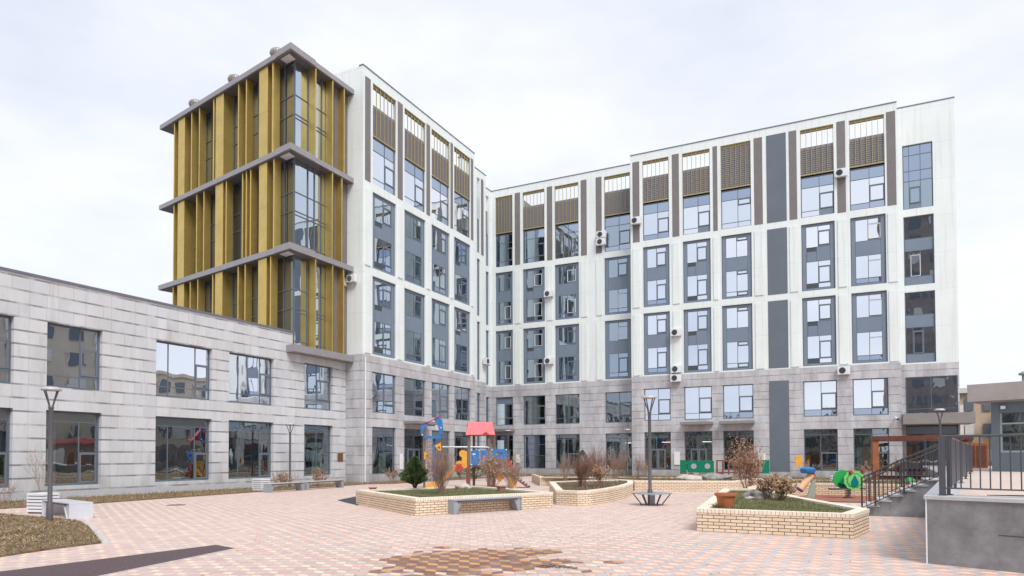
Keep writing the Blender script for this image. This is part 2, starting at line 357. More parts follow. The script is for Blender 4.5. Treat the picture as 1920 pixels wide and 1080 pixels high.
mat('moss',(.10,.115,.04),1,var=.5,vscale=5,bump=1,bscale=25)
mat('grass_green',(.22,.21,.105),.9,var=.5,vscale=3)
mat('grass_dry',(.36,.28,.15),.9,var=.5,vscale=3)
mat('grass_pale',(.52,.40,.24),.9,var=.4,vscale=4)
mat('leaf_litter',(.30,.195,.125),.95,var=.6,vscale=6)
mat('twig',(.25,.13,.095),.9,var=.35,vscale=5)
mat('twig_pale',(.34,.22,.17),.9,var=.35,vscale=5)
mat('dead_leaf',(.42,.27,.17),.9,var=.5,vscale=8)
mat('needles',(.10,.15,.06),.85,var=.6,vscale=6)
mat('needles_light',(.17,.22,.09),.85,var=.5,vscale=6)
mat('bark',(.10,.07,.05),.95,var=.4,vscale=12)
mat('terracotta',(.52,.17,.075),.6,var=.18,vscale=6,spec=.35)
mat('pot_pink',(.48,.26,.2),.7,var=.15,vscale=8)
mat('boulder',(.30,.28,.26),.95,var=.4,vscale=4,bump=.8,bscale=9)
mat('boulder_pale',(.52,.46,.40),.95,var=.3,vscale=4,bump=.8,bscale=9)
mat('play_blue',(.03,.17,.45),.5,var=.25,vscale=5,spec=.5)
mat('play_red',(.45,.045,.055),.55,var=.25,vscale=6)
mat('play_roof',(.70,.19,.20),.6,var=.2,vscale=3)
mat('play_yellow',(.72,.35,.06),.5,var=.22,vscale=4)
mat('play_brown',(.20,.075,.055),.55,var=.25,vscale=6)
mat('play_beam',(.19,.13,.10),.6,var=.3,vscale=6)
mat('play_green',(.0,.17,.09),.4,var=.08,vscale=4)
mat('leaf_green',(.03,.36,.09),.4)
mat('lime',(.22,.55,.17),.4)
mat('teal',(.0,.17,.2),.4)
mat('rail_metal',(.065,.055,.058),.4,metal=.3,spec=.5)
mat('rail_grey',(.085,.09,.105),.4,metal=.3,spec=.5)
mat('rust_wood',(.15,.055,.038),.6,var=.35,vscale=4)
mat('orange_wood',(.34,.13,.06),.6,var=.2,vscale=4)
mat('canopy_stone',(.25,.235,.225),.6,var=.12,vscale=2)
mat('kiosk_fascia',(.40,.37,.355),.7,var=.15,vscale=1.5)
mat('paper',(.8,.8,.8),.6,var=.12,vscale=30)
mat('brass',(.25,.13,.05),.35,metal=.5)
mat('far_beige',(.60,.53,.44),.9,var=.12,vscale=.3)
mat('far_brick',(.30,.25,.24),.9,var=.3,vscale=.6)
mat('far_orange',(.58,.44,.32),.9,var=.15,vscale=.5)
mat('far_white',(.66,.64,.62),.9,var=.1)
mat('crown_brown',(.09,.08,.05),.95,var=.5,vscale=2)
blocks('cream_brick',(.86,.71,.53),(.78,.60,.43),(.14,.11,.09),.26,.077,.0085,uv=True,offset=.5,stain=.1,bump=.6)
blocks('cream_cap',(.88,.79,.66),(.82,.70,.55),(.33,.28,.22),.088,.4,.006,uv=True,offset=0,stain=.08,bump=.5)
glass('mirror_glass',(.92,.94,1.),.92,(.03,.035,.04),wob=.006,scale=.6)
glass('shade_glass',(.52,.60,.68),.78,(.03,.04,.05),wob=.005,scale=.8)
glass('wavy_glass',(.72,.79,.87),.80,(.03,.04,.045),wob=.0045,scale=.8)
glass('tinted_glass',(.50,.57,.70),.80,(.06,.08,.12),wob=.006)
glass('spandrel_glass',(.42,.48,.53),.6,(.07,.09,.1),wob=.006)
glass('ground_glass',(.70,.76,.80),.45,(.02,.03,.03),wob=.008,scale=.8,trans=.85)
glass('smoky_glass',(.72,.75,.78),.3,(.045,.055,.06),wob=.006,scale=.7)
glass('clear_glass',(.66,.72,.76),.5,(.03,.04,.045),wob=.008)
def emis(name,col,st):
    M=bpy.data.materials.new(name); M.use_nodes=True; P=M.node_tree.nodes['Principled BSDF']; P.inputs['Emission Color'].default_value=(*col,1); P.inputs['Emission Strength'].default_value=st; MATS[name]=M
emis('warm_lamp',(1,.55,.15),6.); emis('white_lamp',(.9,.95,1),3.)
# ---------------------------------------------------------------- ground
g=MB(); g.box(-900,900,-500,1400,-.6,-.03); struct(g.obj('ground',mat('far_ground',(.22,.21,.19),1,var=.3,vscale=.05)))
g=MB(); g.box(-30,60,-25,58,-.5,0); struct(g.obj('paving',paving()))
def blades(poly,n,h,w_,mats,z=0.,seed=1,lie=.5,name='grass',parent=None,holes=()):
    """many small blades scattered over a polygon; one object per colour"""
    rr=random.Random(seed); xs=[p[0] for p in poly]; ys=[p[1] for p in poly]
    def inside(x,y,pl):
        c=False; j=len(pl)-1
        for i in range(len(pl)):
            if (pl[i][1]>y)!=(pl[j][1]>y) and x<(pl[j][0]-pl[i][0])*(y-pl[i][1])/(pl[j][1]-pl[i][1])+pl[i][0]: c=not c
            j=i
        return c
    mbs=[MB() for _ in mats]; k=0
    while k<n:
        x=rr.uniform(min(xs),max(xs)); y=rr.uniform(min(ys),max(ys))
        if not inside(x,y,poly): continue
        k+=1
        q=noise.noise(Vector((x*.9,y*.9,seed)))*.5+.5+rr.uniform(-.28,.28)
        i=min(len(mats)-1,max(0,int(q*len(mats))))
        a=rr.uniform(0,2*PI); hh=h*rr.uniform(.35,1.2)*(.6+.8*(noise.noise(Vector((x*2,y*2,5)))*.5+.5)); le=rr.uniform(0,lie)*h*2; ww=w_*rr.uniform(.5,1.3)
        dx,dy=math.cos(a)*ww,math.sin(a)*ww; bx,by=rr.uniform(-1,1)*le,rr.uniform(-1,1)*le
        mbs[i].quad((x-dx,y-dy,z),(x+dx,y+dy,z),(x+bx+dx*.4,y+by+dy*.4,z+hh),(x+bx-dx*.4,y+by-dy*.4,z+hh*.9))
    allm=MB(); me_m=[]
    o=None
    me=bpy.data.meshes.new(name); vs=[];fs=[];mi=[]
    for i,mb in enumerate(mbs):
        off=len(vs); vs+=mb.v; fs+=[tuple(off+q for q in f) for f in mb.f]; mi+=[i]*len(mb.f)
    me.from_pydata(vs,[],fs)
    for mm in mats: me.materials.append(MATS[mm])
    for p,i in zip(me.polygons,mi): p.material_index=i
    o=bpy.data.objects.new(name,me); C.objects.link(o)
    if parent: o.parent=parent
    return o
def bed(poly,name,mt,z0=-.02,z1=.03,amp=.04,res=.35):
    """lumpy soil sheet clipped to a polygon"""
    m_=MB(); m_.prism([(p[0],p[1]) for p in poly],z0,z1); return m_.obj(name,mt)
def tagstuff(o,label,cat): o['kind']='stuff'; return tag(o,label,cat)
# bed along the stone wing and in the corner, bed at the left edge of the picture
A_BED=[(-30,4),(-26.9,4),(-26.4,13.1),(-25.9,15.7),(-26.7,24.2),(-27.2,31.5),(-27.6,34.8),(-26.4,36),(-26.2,47),(-25,55.2),(-17,55.6),(-16.6,54.4),(-5,54.2),(7,54.3),(7,57),(-16.8,57),(-16.8,58.5),(-31,58.5),(-31,50.6),(-28.6,50.6),(-28.6,35.8),(-30,35.8)]
struct(bed(A_BED,'soil','dry_soil',-.02,.05))
tagstuff(blades(A_BED,15000,.10,.014,['grass_green','grass_dry','leaf_litter','grass_dry','grass_green'],.05,3,.4),'dry brown and green ground cover in the bed along the building walls','ground cover')
LB=[G(-60,966),G(0,965),G(120,975),G(150,979),G(166,989),G(190,1019),G(100,1030),G(0,1045),G(-60,1052)]
LB=[(p.x,p.y) for p in LB]; LB[0]=(-30,11.0); LB[-1]=(-18.5,3.5); 
struct(bed(LB,'soil','dry_soil',-.02,.04))
tagstuff(blades(LB,20000,.04,.012,['leaf_litter','grass_green','leaf_litter','grass_dry','leaf_litter','grass_pale','leaf_litter'],.04,5,1.6),'matted dry grass and fallen leaves in the bed at the lower left edge','dry grass')
def strip(name,pts,wd,z0,z1,mt):
    mb=MB()
    for a,b in zip(pts[:-1],pts[1:]):
        a=Vector((a[0],a[1],0)); b=Vector((b[0],b[1],0)); d=(b-a).normalized(); n=Vector((d.y,-d.x,0))*wd
        mb.prism([(a.x,a.y),(a.x+n.x,a.y+n.y),(b.x+n.x,b.y+n.y),(b.x,b.y)],z0,z1)
    return mb.obj(name,mt)
k=strip('kerb',[LB[2],LB[3],LB[4],LB[5],LB[6],LB[7],LB[8]][::-1],-.0,0,0.01,'kerb_stone') if False else None
struct(strip('kerb',[LB[3],LB[4],LB[5]],-.16,-.02,.012,'kerb_stone'))
# rubber strips let into the paving
M1=[G(-160,1092),G(405,1022),G(442,1028.5),G(189,1080),G(-160,1151)]
o=MB().prism([(p.x,p.y) for p in M1],-.02,.006).obj('rubber_strip',MATS['rubber_mat']); tag(o,'long dark brown rubber strip tapering across the paving at lower left','rubber mat')
o=strip('edge_strip',[(p.x,p.y) for p in M1[2:]],-.035,-.02,.01,'kerb_stone'); o.parent=bpy.data.objects['rubber_strip']
M2=[G(632,938),G(667,931),G(672,948),G(655,944)]
o=MB().prism([(p.x,p.y) for p in M2],-.02,.006).obj('rubber_strip',MATS['rubber_dark']); tag(o,'small dark rubber wedge on the paving beside the front brick planter','rubber mat')
rr=random.Random(77); mb=MB()
for k in range(520):
    x,y=rr.uniform(-27,4),rr.uniform(6,50)
    if rr.random()<.35: x,y=-5.2+rr.gauss(0,3),11+rr.gauss(0,2.5)
    q=rr.uniform(.012,.035); a=rr.uniform(0,PI); c_,s_=math.cos(a)*q,math.sin(a)*q
    mb.quad((x-c_,y-s_,.006),(x+s_*.6,y-c_*.6,.012),(x+c_,y+s_,.006),(x-s_*.6,y+c_*.6,.010))
tagstuff(mb.obj('fallen_leaves',MATS['leaf_litter']),'tiny dead leaves and debris scattered over the square','debris')
t=thing('twig_heap','small heap of black twigs lying on the wet pavers','twigs',G(1043,1064),0); mb=MB()
for k in range(26):
    a=rr.uniform(0,PI); p=Vector((rr.gauss(0,.14),rr.gauss(0,.07),.01)); q=Vector((math.cos(a),math.sin(a)*.6,0))*rr.uniform(.05,.14)
    mb.tube([p-q,p+Vector((0,0,rr.uniform(.0,.04))),p+q],.004,4,cap=False)
mb.obj('twigs',MATS['bench_dark'],t)
t=thing('drain_cover','rusty drain cover let into the paving left of the front planters','drain cover',G(330,947),.1)
MB().lathe([(.34,0),(.34,.006),(.30,.008),(.02,.008)],28).obj('plate',mat('rusty_iron',(.20,.11,.08),.8,var=.4,vscale=14,bump=.6,bscale=60),t)
# ---------------------------------------------------------------- facades
def wall(mb,x0,x1,z0,z1,holes,y0=0.,y1=.3):
    """a thick wall slab with rectangular openings, local x along, -y outwards"""
    xs=sorted({x0,x1,*[h[0] for h in holes],*[h[1] for h in holes]}); zs=sorted({z0,z1,*[h[2] for h in holes],*[h[3] for h in holes]})
    xs=[x for x in xs if x0<=x<=x1]; zs=[z for z in zs if z0<=z<=z1]
    def hole(xc,zc): return any(h[0]<xc<h[1] and h[2]<zc<h[3] for h in holes)
    S=[[not hole((xs[i]+xs[i+1])/2,(zs[j]+zs[j+1])/2) for j in range(len(zs)-1)] for i in range(len(xs)-1)]
    for i in range(len(xs)-1):
        for j in range(len(zs)-1):
            if not S[i][j]: continue
            a,b,c,d=xs[i],xs[i+1],zs[j],zs[j+1]
            mb.quad((a,y0,c),(b,y0,c),(b,y0,d),(a,y0,d)); mb.quad((b,y1,c),(a,y1,c),(a,y1,d),(b,y1,d))
            if i==0 or not S[i-1][j]: mb.quad((a,y1,c),(a,y0,c),(a,y0,d),(a,y1,d))
            if i==len(xs)-2 or not S[i+1][j]: mb.quad((b,y0,c),(b,y1,c),(b,y1,d),(b,y0,d))
            if j==0 or not S[i][j-1]: mb.quad((a,y1,c),(b,y1,c),(b,y0,c),(a,y0,c))
            if j==len(zs)-2 or not S[i][j+1]: mb.quad((a,y0,d),(b,y0,d),(b,y1,d),(a,y1,d))
    return mb
def window(par,x0,x1,z0,z1,cells,rec=.12,gl='mirror_glass',fw=.05,bar=.022):
    """framed window; cells are (u0,u1,v0,v1,kind), v measured from the top"""
    fr=MB(); W,Hh=x1-x0,z1-z0
    y0,y1=rec,rec+.09
    fr.box(x0,x0+fw,y0,y1,z0,z1); fr.box(x1-fw,x1,y0,y1,z0,z1); fr.box(x0+fw,x1-fw,y0,y1,z1-fw,z1); fr.box(x0+fw,x1-fw,y0,y1,z0,z0+fw)
    ix0,iz1,iw,ih=x0+fw,z1-fw,W-2*fw,Hh-2*fw
    acc={}; tall=Hh>4.5
    for ci,c in enumerate(cells):
        u0,u1,v0,v1,k=c; hf=(v0>.45) if tall else 0
        a,b,d,e=ix0+u0*iw,ix0+u1*iw,iz1-v1*ih,iz1-v0*ih
        if k in('p','v'):
            mb=acc.setdefault(('panel','spandrel_blue',0) if k=='p' else ('air_grille','vent_dark',ci),MB())
            mb.box(a+.008,b-.008,y0+.02+(0 if k=='p' else -.006),y1-.01,d+.008,e-.008); continue
        r=bar
        fr.box(a,a+r,y0+.012,y1-.01,d,e); fr.box(b-r,b,y0+.012,y1-.01,d,e); fr.box(a+r,b-r,y0+.012,y1-.01,e-r,e); fr.box(a+r,b-r,y0+.012,y1-.01,d,d+r)
        a+=r;b-=r;d+=r;e-=r
        if k in('s','S','d'):
            mt={'s':'sash_grey','S':'sash_white','d':'sash_grey'}[k]; q=.065 if k!='d' else .09
            if k=='S': q=.035
            mb=acc.setdefault(('sash',mt,ci),MB())
            mb.box(a,a+q,y0-.015,y1-.03,d,e); mb.box(b-q,b,y0-.015,y1-.03,d,e); mb.box(a+q,b-q,y0-.015,y1-.03,e-q,e); mb.box(a+q,b-q,y0-.015,y1-.03,d,d+q)
            a+=q;b-=q;d+=q;e-=q
        kind={'t':('tinted_pane','tinted_glass'),'n':('tinted_pane','spandrel_glass')}.get(k,('pane',gl))
        mb=acc.setdefault((*kind,(v0>=.5) if (tall or k=='t') else 0),MB()); mb.quad((a,y0+.035,d),(b,y0+.035,d),(b,y0+.035,e),(a,y0+.035,e))
    o=fr.obj('window',MATS['frame_grey'],par)
    for (nm,mt,_),mb in acc.items(): mb.obj(nm,MATS[mt],o)
    return o
rw=random.Random(11)
def tall_cells(style=0,vent=False,white=False):
    c=[(0,.125,0,1,'p'),(.875,1,0,1,'p'),(.125,.875,0,.03,'p'),(.125,.875,.97,1,'p')]
    for (t,b_,low) in ((.03,.35,False),(.565,.90,True)):
        H_=b_-t
        if style==0:
            c+=[(.125,.5,t,b_,'g'),(.5,.875,t,t+H_*.24,'g'),(.5,.875,t+H_*.24,b_-(0 if low else .02),'S' if (white and rw.random()<.6) else 's')]
            if not low: c+=[(.5,.875,b_-.02,b_,'p')]
        else:
            c+=[(.125,.5,t,b_,'g'),(.5,.875,t,t+H_*.2,'s'),(.5,.875,t+H_*.2,b_,'g')]
        if low:
            c+=[(.125,.5,.90,.97,'v' if vent else ('t' if style==0 else 'g')),(.5,.875,.90,.97,('g' if vent else 't') if style==0 else 's')]
    if vent: c+=[(.15,.45,.355,.41,'v'),(.45,.875,.35,.565,'p'),(.125,.15,.35,.565,'p'),(.15,.45,.41,.565,'p')]
    else: c+=[(.125,.875,.35,.565,'p')]
    return c
def top_cells(style=0,low='t'):
    if style==1: return [(0,.56,0,.25,'t'),(.56,1,0,.25,'t'),(0,.56,.25,.86,'g'),(.56,1,.25,.42,'s'),(.56,1,.42,.86,'g'),(0,.56,.86,1,'g'),(.56,1,.86,1,'g')]
    return [(0,.56,0,.26,'t'),(.56,1,0,.26,'t'),(0,.56,.26,.86,'g'),(.56,1,.26,.44,'g'),(.56,1,.44,.84,'s'),(0,.56,.86,1,'g' if low!='t' else 't'),(.56,1,.84,1,'p' if low=='v' else 't')]
def mid_cells(low='t'): return [(0,.53,0,.82,'g'),(.53,1,0,.34,'g'),(.53,1,.34,.80,'s'),(.53,1,.80,.82,'p'),(0,.53,.82,1,low),(.53,1,.82,1,low)]
def grd_cells(kind=0):
    if kind==0: return [(0,1,0,.13,'n'),(0,.5,.13,1,'g'),(.5,1,.13,.56,'g'),(.5,1,.56,1,'s')]
    if kind==1: return [(0,1,0,.13,'n'),(0,.45,.13,.45,'g'),(.45,1,.13,.45,'g'),(0,.2,.45,1,'g'),(.2,.5,.45,1,'d'),(.5,.8,.45,1,'d'),(.8,1,.45,1,'g')]
    if kind==2: return [(0,.5,0,.28,'t'),(.5,1,0,.28,'t'),(0,.5,.28,.62,'t'),(.5,1,.28,.62,'t'),(0,.5,.62,1,'t'),(.5,1,.62,1,'n')]
    return [(0,1,0,.13,'n'),(0,.55,.13,1,'g'),(.55,1,.13,.55,'g'),(.55,1,.55,1,'g')]
ZG=(.57,3.76);ZU=(4.72,7.45);ZT1=(8.62,13.9);ZT2=(14.42,19.6);ZTOP=(20.15,23.3);ZL=(23.42,27.02);ZGAP=25.65
def louvre(par,x0,x1,solid=False):
    """roof-level screen: gold bars across an opening, ribbed grey panel in its lower part"""
    mb=MB(); z0,z1=ZL
    mb.box(x0,x1,.04,.12,z0,z0+.09); mb.box(x0,x1,.04,.12,z1-.05,z1)
    n=6; 
    for i in range(n+1):
        x=x0+.04+(x1-x0-.08)*i/n; mb.box(x-.017,x+.017,.05,.1,z0+.12,z1-.06)
    o=mb.obj('louvre_screen',MATS['gold_bar'],par)
    p=MB(); zt=z1-.08 if solid else ZGAP
    p.box(x0+.01,x1-.01,.16,.2,z0+.02,zt)
    k=int((zt-z0)/.16)
    for i in range(k): p.box(x0+.01,x1-.01,.13,.16,z0+.06+i*.16,z0+.12+i*.16)
    p.obj('grey_panel',MATS['louvre_grey'],o)
    s=MB(); s.box(x0,x1,.13,.3,z1-.2,z1+.0); 
    s.obj('soffit',MATS['gold_bar'],o)
    return o
def curtain(mb,x0,x1,z0,z1,y,amp=.04,n=16):
    pts=[(x0+(x1-x0)*i/n, y+(amp if i%2 else -amp)) for i in range(n+1)]
    for a,b in zip(pts[:-1],pts[1:]): mb.quad((a[0],a[1],z0),(b[0],b[1],z0),(b[0],b[1],z1),(a[0],a[1],z1))
def strips(par,xs,name='brown_strip'):
    for a,b in xs:
        MB().box(a,b,-.012,.01,20.12,27.1).obj('brown_strip',MATS['brown_strip'],par)
        MB().box(a,b,-.06,.0,14.46,19.6).obj('pilaster',MATS['white_panel'],par)
        MB().box(a,b,-.06,.0,8.62,13.85).obj('pilaster',MATS['white_panel'],par)
# ===== low stone wing (faces +x) : local x = world y
W1=thing('stone_wing','low pale stone wing with two rows of wide windows on the left','building',(-30,0,0),PI/2)
UP=[(9.0,11.3),(12.7,15.55),(16.81,19.16),(21.81,25.03),(26.13,29.31),(31.8,34.35)]
holes=[(a,b,4.74,7.45) for a,b in UP]+[(a,b,.57,3.76) for a,b in UP]
holes=[(a,b,c,(7.56 if (a>31 and c>4) else d)) for a,b,c,d in holes]
mb=wall(MB(),6,31,-.1,9.22,[h for h in holes if h[0]<31]); wall(mb,31,35.75,-.1,8.0,[h for h in holes if h[0]>31])
mb.obj('wall',MATS['pale_stone'],W1)
MB().box(5.9,31,-.05,.35,9.22,9.32).obj('coping',MATS['coping_metal'],W1)
MB().box(6,35.7,1.9,20,-.1,8.6).box(6,35.7,.3,1.9,4.0,4.6).box(6,35.7,.3,1.9,7.6,7.95).box(6,31,.3,1.9,8.5,8.6).box(6,6.3,.3,1.9,-.1,8.5).obj('interior',MATS['dark_room'],W1)
MB().box(6,30.9,.3,20,8.62,8.66).obj('roof',MATS['roof_grey'],W1)
MB().box(6,35.7,-.05,.0,-.1,.34).obj('plinth',MATS['granite_cap'],W1)
def acells(u):
    return [(0,u[0],0,.83,'g'),(u[0],u[1],0,.83,'g'),(u[1],1,0,.33,'g'),(u[1],1,.33,.80,'s'),(u[1],1,.80,.83,'p'),(0,u[0],.83,1,'g'),(u[0],u[1],.83,1,'g'),(u[1],1,.83,1,'g')] if u[0]>0 else \
           [(0,u[1],0,.83,'g'),(u[1],1,0,.33,'g'),(u[1],1,.33,.80,'s'),(u[1],1,.80,.83,'p'),(0,u[1],.83,1,'g'),(u[1],1,.83,1,'g')]
def agr(u,door=True):
    e=[(0,1,0,.125,'n')]
    if u[0]>0: e+=[(0,u[0],.125,1,'g'),(u[0],u[1],.125,1,'g')]
    else: e+=[(0,u[1],.125,1,'g')]
    e+=[(u[1],1,.125,.56,'g'),(u[1],1,.56,1,'s' if door else 'g')]
    return e
US=[(0,.65),(0,.65),(0,.64),(.24,.74),(.24,.74),(0,.5)]
cu=MB()
for (a,b),u in zip(UP,US):
    window(W1,a,b,4.74,7.56 if a>31 else 7.45,acells(u),gl='wavy_glass' if a<31 and a<20 or a>31 else 'mirror_glass',rec=.2,fw=.06)
    window(W1,a,b,.57,3.76,agr(u,a<31),gl='ground_glass',rec=.2,fw=.07)
curtain(cu,17.1,17.7,.6,3.5,.9); curtain(cu,32.0,32.5,.6,3.5,.8); curtain(cu,33.3,34.1,.6,2.3,.8); curtain(cu,27.4,28.3,2.2,3.4,1.2)
cu.obj('curtain',MATS['curtain_pale'],W1)
lp=MB(); lp.lathe([(.02,.2),(.24,.12),(.3,0),(.02,-.02)],16,(17.6,1.3,2.95)); lp.obj('ceiling_lamp',MATS['warm_lamp'],W1)
# ===== tower with golden fins
TW=thing('fin_clad_tower','glazed corner tower wrapped in golden vertical fins between grey ledges','building',(-29.35,29.87,0),math.atan2(-.195,.981))
Lz=[(25.9,26.22),(19.93,20.25),(14.0,14.34)]
def toL(x,y):
    dx,dy=x+29.35,y-29.87; return (dx*.981-dy*.195, dx*.195+dy*.981)
# plan of the tower in local coordinates
gc=toL(-30.0,30.85); gr=toL(-30.0,35.7); back=toL(-44.5,45.5)
plan=[(-14.9,.95),(gc[0],gc[1]),gr,(gr[0]-3,gr[1]+6),(-14.9,12)]
MB().prism([(-14.6,1.05),(gc[0]-.1,gc[1]+.1),(gr[0]-.1,gr[1]),(gr[0]-3,gr[1]+6),(-14.6,12)],7.9,25.85).obj('core',MATS['slate_panel'],TW)
ledge_plan=[(-16.3,0),(0,0),toL(-29.35,35.6),toL(-31,35.6),(-16.3,11)]
for a,b in Lz:
    o=MB().prism(ledge_plan,a,b).obj('ledge',MATS['ledge_metal'],TW)
    q=[(-16.2,.1),(-.12,.12),toL(-29.47,35.55),toL(-31,35.55),(-16.2,10.9)]
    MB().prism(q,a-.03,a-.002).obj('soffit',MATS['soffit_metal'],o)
    e=toL(-29.35,31.9)
    MB().prism([(-1.45,-.06),(.07,-.07),(e[0]+.07,e[1]),(e[0]-.3,e[1]),(-.3,.5),(-1.45,.5)],a-.02,b+.03).obj('corner_cap',MATS['ledge_metal'],o)
    MB().prism([(-1.35,.2),(-.45,.2),(-.65,.75),(-1.45,.7)],a-.06,a-.032).obj('soffit_light_panel',MATS['white_metal'],o)
p0=toL(-29.3,30.26);p1=toL(-29.3,35.7);p2=toL(-30.0,35.7);p3=toL(-30.0,30.26)
MB().prism([p0,p1,p2,p3],8.0,8.42).obj('ledge',MATS['ledge_metal'],TW)
# glazing on the left face and the right face
def facade_glass(par,a,b,z0,z1,colsN,rows,mt,y=.0):
    """a,b local points; a curtain wall of colsN x rows panes with mullions"""
    A=Vector((a[0],a[1],0));B=Vector((b[0],b[1],0)); d=(B-A); L_=d.length; d.normalize(); n=Vector((d.y,-d.x,0))
    fr=MB(); gl=MB()
    us=[L_*i/colsN for i in range(colsN+1)] if isinstance(colsN,int) else [L_*u for u in colsN]
    for u in us:
        p=A+d*u
        q=[p-d*.03-n*.02,p+d*.03-n*.02,p+d*.03+n*.05,p-d*.03+n*.05]; fr.prism([(k.x,k.y) for k in q],z0,z1)
    for z in rows:
        q=[A+n*.0,A+n*.04,B+n*.04,B+n*.0]; fr.prism([(k.x,k.y) for k in q],z-.025,z+.025)
    o=fr.obj('curtain_wall',MATS['frame_grey'],par)
    gl.quad((A.x,A.y,z0),(B.x,B.y,z0),(B.x,B.y,z1),(A.x,A.y,z1)); gl.obj('pane',MATS[mt],o)
sto=[(20.25,25.87),(14.34,19.9),(8.4,13.97)]
for z0,z1 in sto:
    rows=[z0+(z1-z0)*.42,z0+(z1-z0)*.63]
    facade_glass(TW,(-14.5,.95),(gc[0],gc[1]),z0,z1,[i/14 for i in range(15)],rows,'smoky_glass')
    facade_glass(TW,gc,toL(-30.0,34.3),z0,z1,[0,.33,.5,.68,.85,1],rows+[z0+.35,z0+(z1-z0)*.38],'wavy_glass')
    q=[toL(-29.98,34.3),toL(-29.9,34.3),toL(-29.9,35.72),toL(-29.98,35.72)]
    MB().prism(q,z0,z1).obj('brown_panel',MATS['brown_strip'],TW)
FL=[ # (x0,x1) front extents of each fin on the left face, per storey
 [(-14.42,-14.3),(-13.77,-12.86),(-11.96,-11.84),(-10.9,-10.78),(-9.03,-8.9),(-8.68,-7.71),(-5.96,-5.84),(-5.05,-4.93),(-3.55,-2.61),(-2.15,-2.0)],
 [(-14.39,-14.27),(-13.76,-12.83),(-11.17,-11.05),(-10.21,-10.09),(-8.65,-7.7),(-7.37,-7.25),(-5.42,-5.3),(-4.99,-4.87),(-4.5,-4.38),(-3.5,-2.63),(-1.97,-1.85)],
 [(-14.41,-14.3),(-13.71,-12.78),(-11.97,-11.85),(-10.94,-10.82),(-8.98,-8.86),(-8.6,-7.7),(-5.87,-5.75),(-5.06,-4.94),(-3.53,-2.62),(-2.26,-2.14)]]
for (z0,z1),fl in zip(sto,FL):
    for a,b in fl:
        MB().box(a-.003,b+.003,.137,.62,z0+(z1-z0)*.5,z0+(z1-z0)*.5+.02).obj('panel_joint',MATS['gold_bar'],TW) if b-a>.3 else None
        MB().box(a,b,.14,.93 if b-a>.3 else .6,z0,z1-.0).obj('fin',MATS['gold_metal'],TW,bevel=.008)
for (z0,z1),ys in zip(sto,[(32.05,33.6,34.7),(33.6,34.5),(32.1,33.65,34.7)]):
    for y in ys:
        q=[toL(-29.98,y-.05),toL(-29.42,y-.05),toL(-29.42,y+.05),toL(-29.98,y+.05)]
        MB().prism(q,z0,z1).obj('fin',MATS['gold_metal'],TW)
rv=None
for i,(lx,lb) in enumerate(((-12.0,'leftmost rusty round ventilator on the golden tower roof'),(-6.9,'middle rusty round ventilator on the golden tower roof'),(-2.1,'ventilator nearest the corner of the golden tower roof'))):
    dl=Vector((.981,-.195,0)); nn=Vector((.195,.981,0)); P=Vector((-29.35,29.87,26.05))+dl*lx+nn*.5
    if rv is None:
        rv=thing('roof_ventilator',lb,'roof ventilator',P,0,'round ventilators on the tower roof')
        v=MB(); v.lathe([(.16,0),(.16,.28)],16); v.obj('neck',MATS['louvre_grey'],rv)
        v=MB(); v.lathe([(.2,.25),(.34,.32),(.4,.46),(.36,.62),(.2,.74),(.02,.78)],20)
        for k in range(20):
            a=2*PI*k/20; v.tube([(.34*math.cos(a),.34*math.sin(a),.3),(.42*math.cos(a+.15),.42*math.sin(a+.15),.46),(.36*math.cos(a+.3),.36*math.sin(a+.3),.63)],.012,4)
        v.obj('turbine_head',mat('rusty_zinc',(.42,.38,.36),.5,metal=.4,var=.4,vscale=5),rv,smooth=True); rv.scale=(1.15,1.15,1.15)
    else: dup(rv,P,.5*i,lb)
# ===== white wing B (faces +x)
W2=thing('white_wing','tall white wing with stone base seen at a steep angle beside the golden tower','building',(-28.6,0,0),PI/2)
BC=[(36.64,39.28),(40.29,43.01),(43.85,46.49),(47.18,49.82)]
BS=[(35.81,36.39),(39.45,40.06),(43.12,43.62),(46.6,46.98),(49.9,50.3)]
h8=[(a,b,*ZG) for a,b in BC]+[(a,b,*ZU) for a,b in BC]
wall(MB(),35.6,50.56,-.1,8.5,h8,0,.3).obj('stone_wall',MATS['grey_stone'],W2)
hw=[(a,b,*q) for a,b in BC for q in (ZT1,ZT2,(ZTOP[0],ZL[1]))]
wall(MB(),35.6,50.56,8.5,27.7,hw,0.003,.3).obj('white_wall',MATS['white_panel'],W2)
MB().box(35.57,50.56,-.03,.33,27.7,27.78).obj('coping',MATS['coping_metal'],W2)
# side wall towards the tower
MB().box(35.6,35.9,.3,16,-.1,8.5).obj('stone_wall',MATS['grey_stone'],W2)
MB().box(35.603,35.9,.3,16,8.5,27.7).obj('white_wall',MATS['white_panel'],W2)
MB().box(35.9,50.5,2.2,16,-.1,4.2).box(35.9,50.5,.3,16,4.2,25.4).obj('interior',MATS['dark_room'],W2)
strips(W2,BS)
for i,(a,b) in enumerate(BC):
    window(W2,a,b,*ZG,grd_cells([3,1,0,0][i]),gl='ground_glass')
    window(W2,a,b,*ZU,mid_cells('g'),gl='wavy_glass')
    window(W2,a,b,*ZT1,tall_cells(0,i in(0,3)),gl='wavy_glass')
    window(W2,a,b,*ZT2,tall_cells(0,i in(0,3)),gl='wavy_glass')
    window(W2,a,b,ZTOP[0],ZTOP[1]+.1,top_cells(0,'g'),gl='mirror_glass')
    louvre(W2,a,b)
cu=MB(); curtain(cu,36.8,37.6,.6,3.5,.9); curtain(cu,38.2,39,.6,2.0,.7); cu.obj('curtain',MATS['curtain_pale'],W2)
MB().box(40.2,43.1,-1.2,0,4.1,4.28).obj('canopy',MATS['canopy_stone'],W2)
MB().tube([(35.78,-.1,.1),(35.78,-.1,8.3)],.05,8).obj('downpipe',MATS['white_metal'],W2)
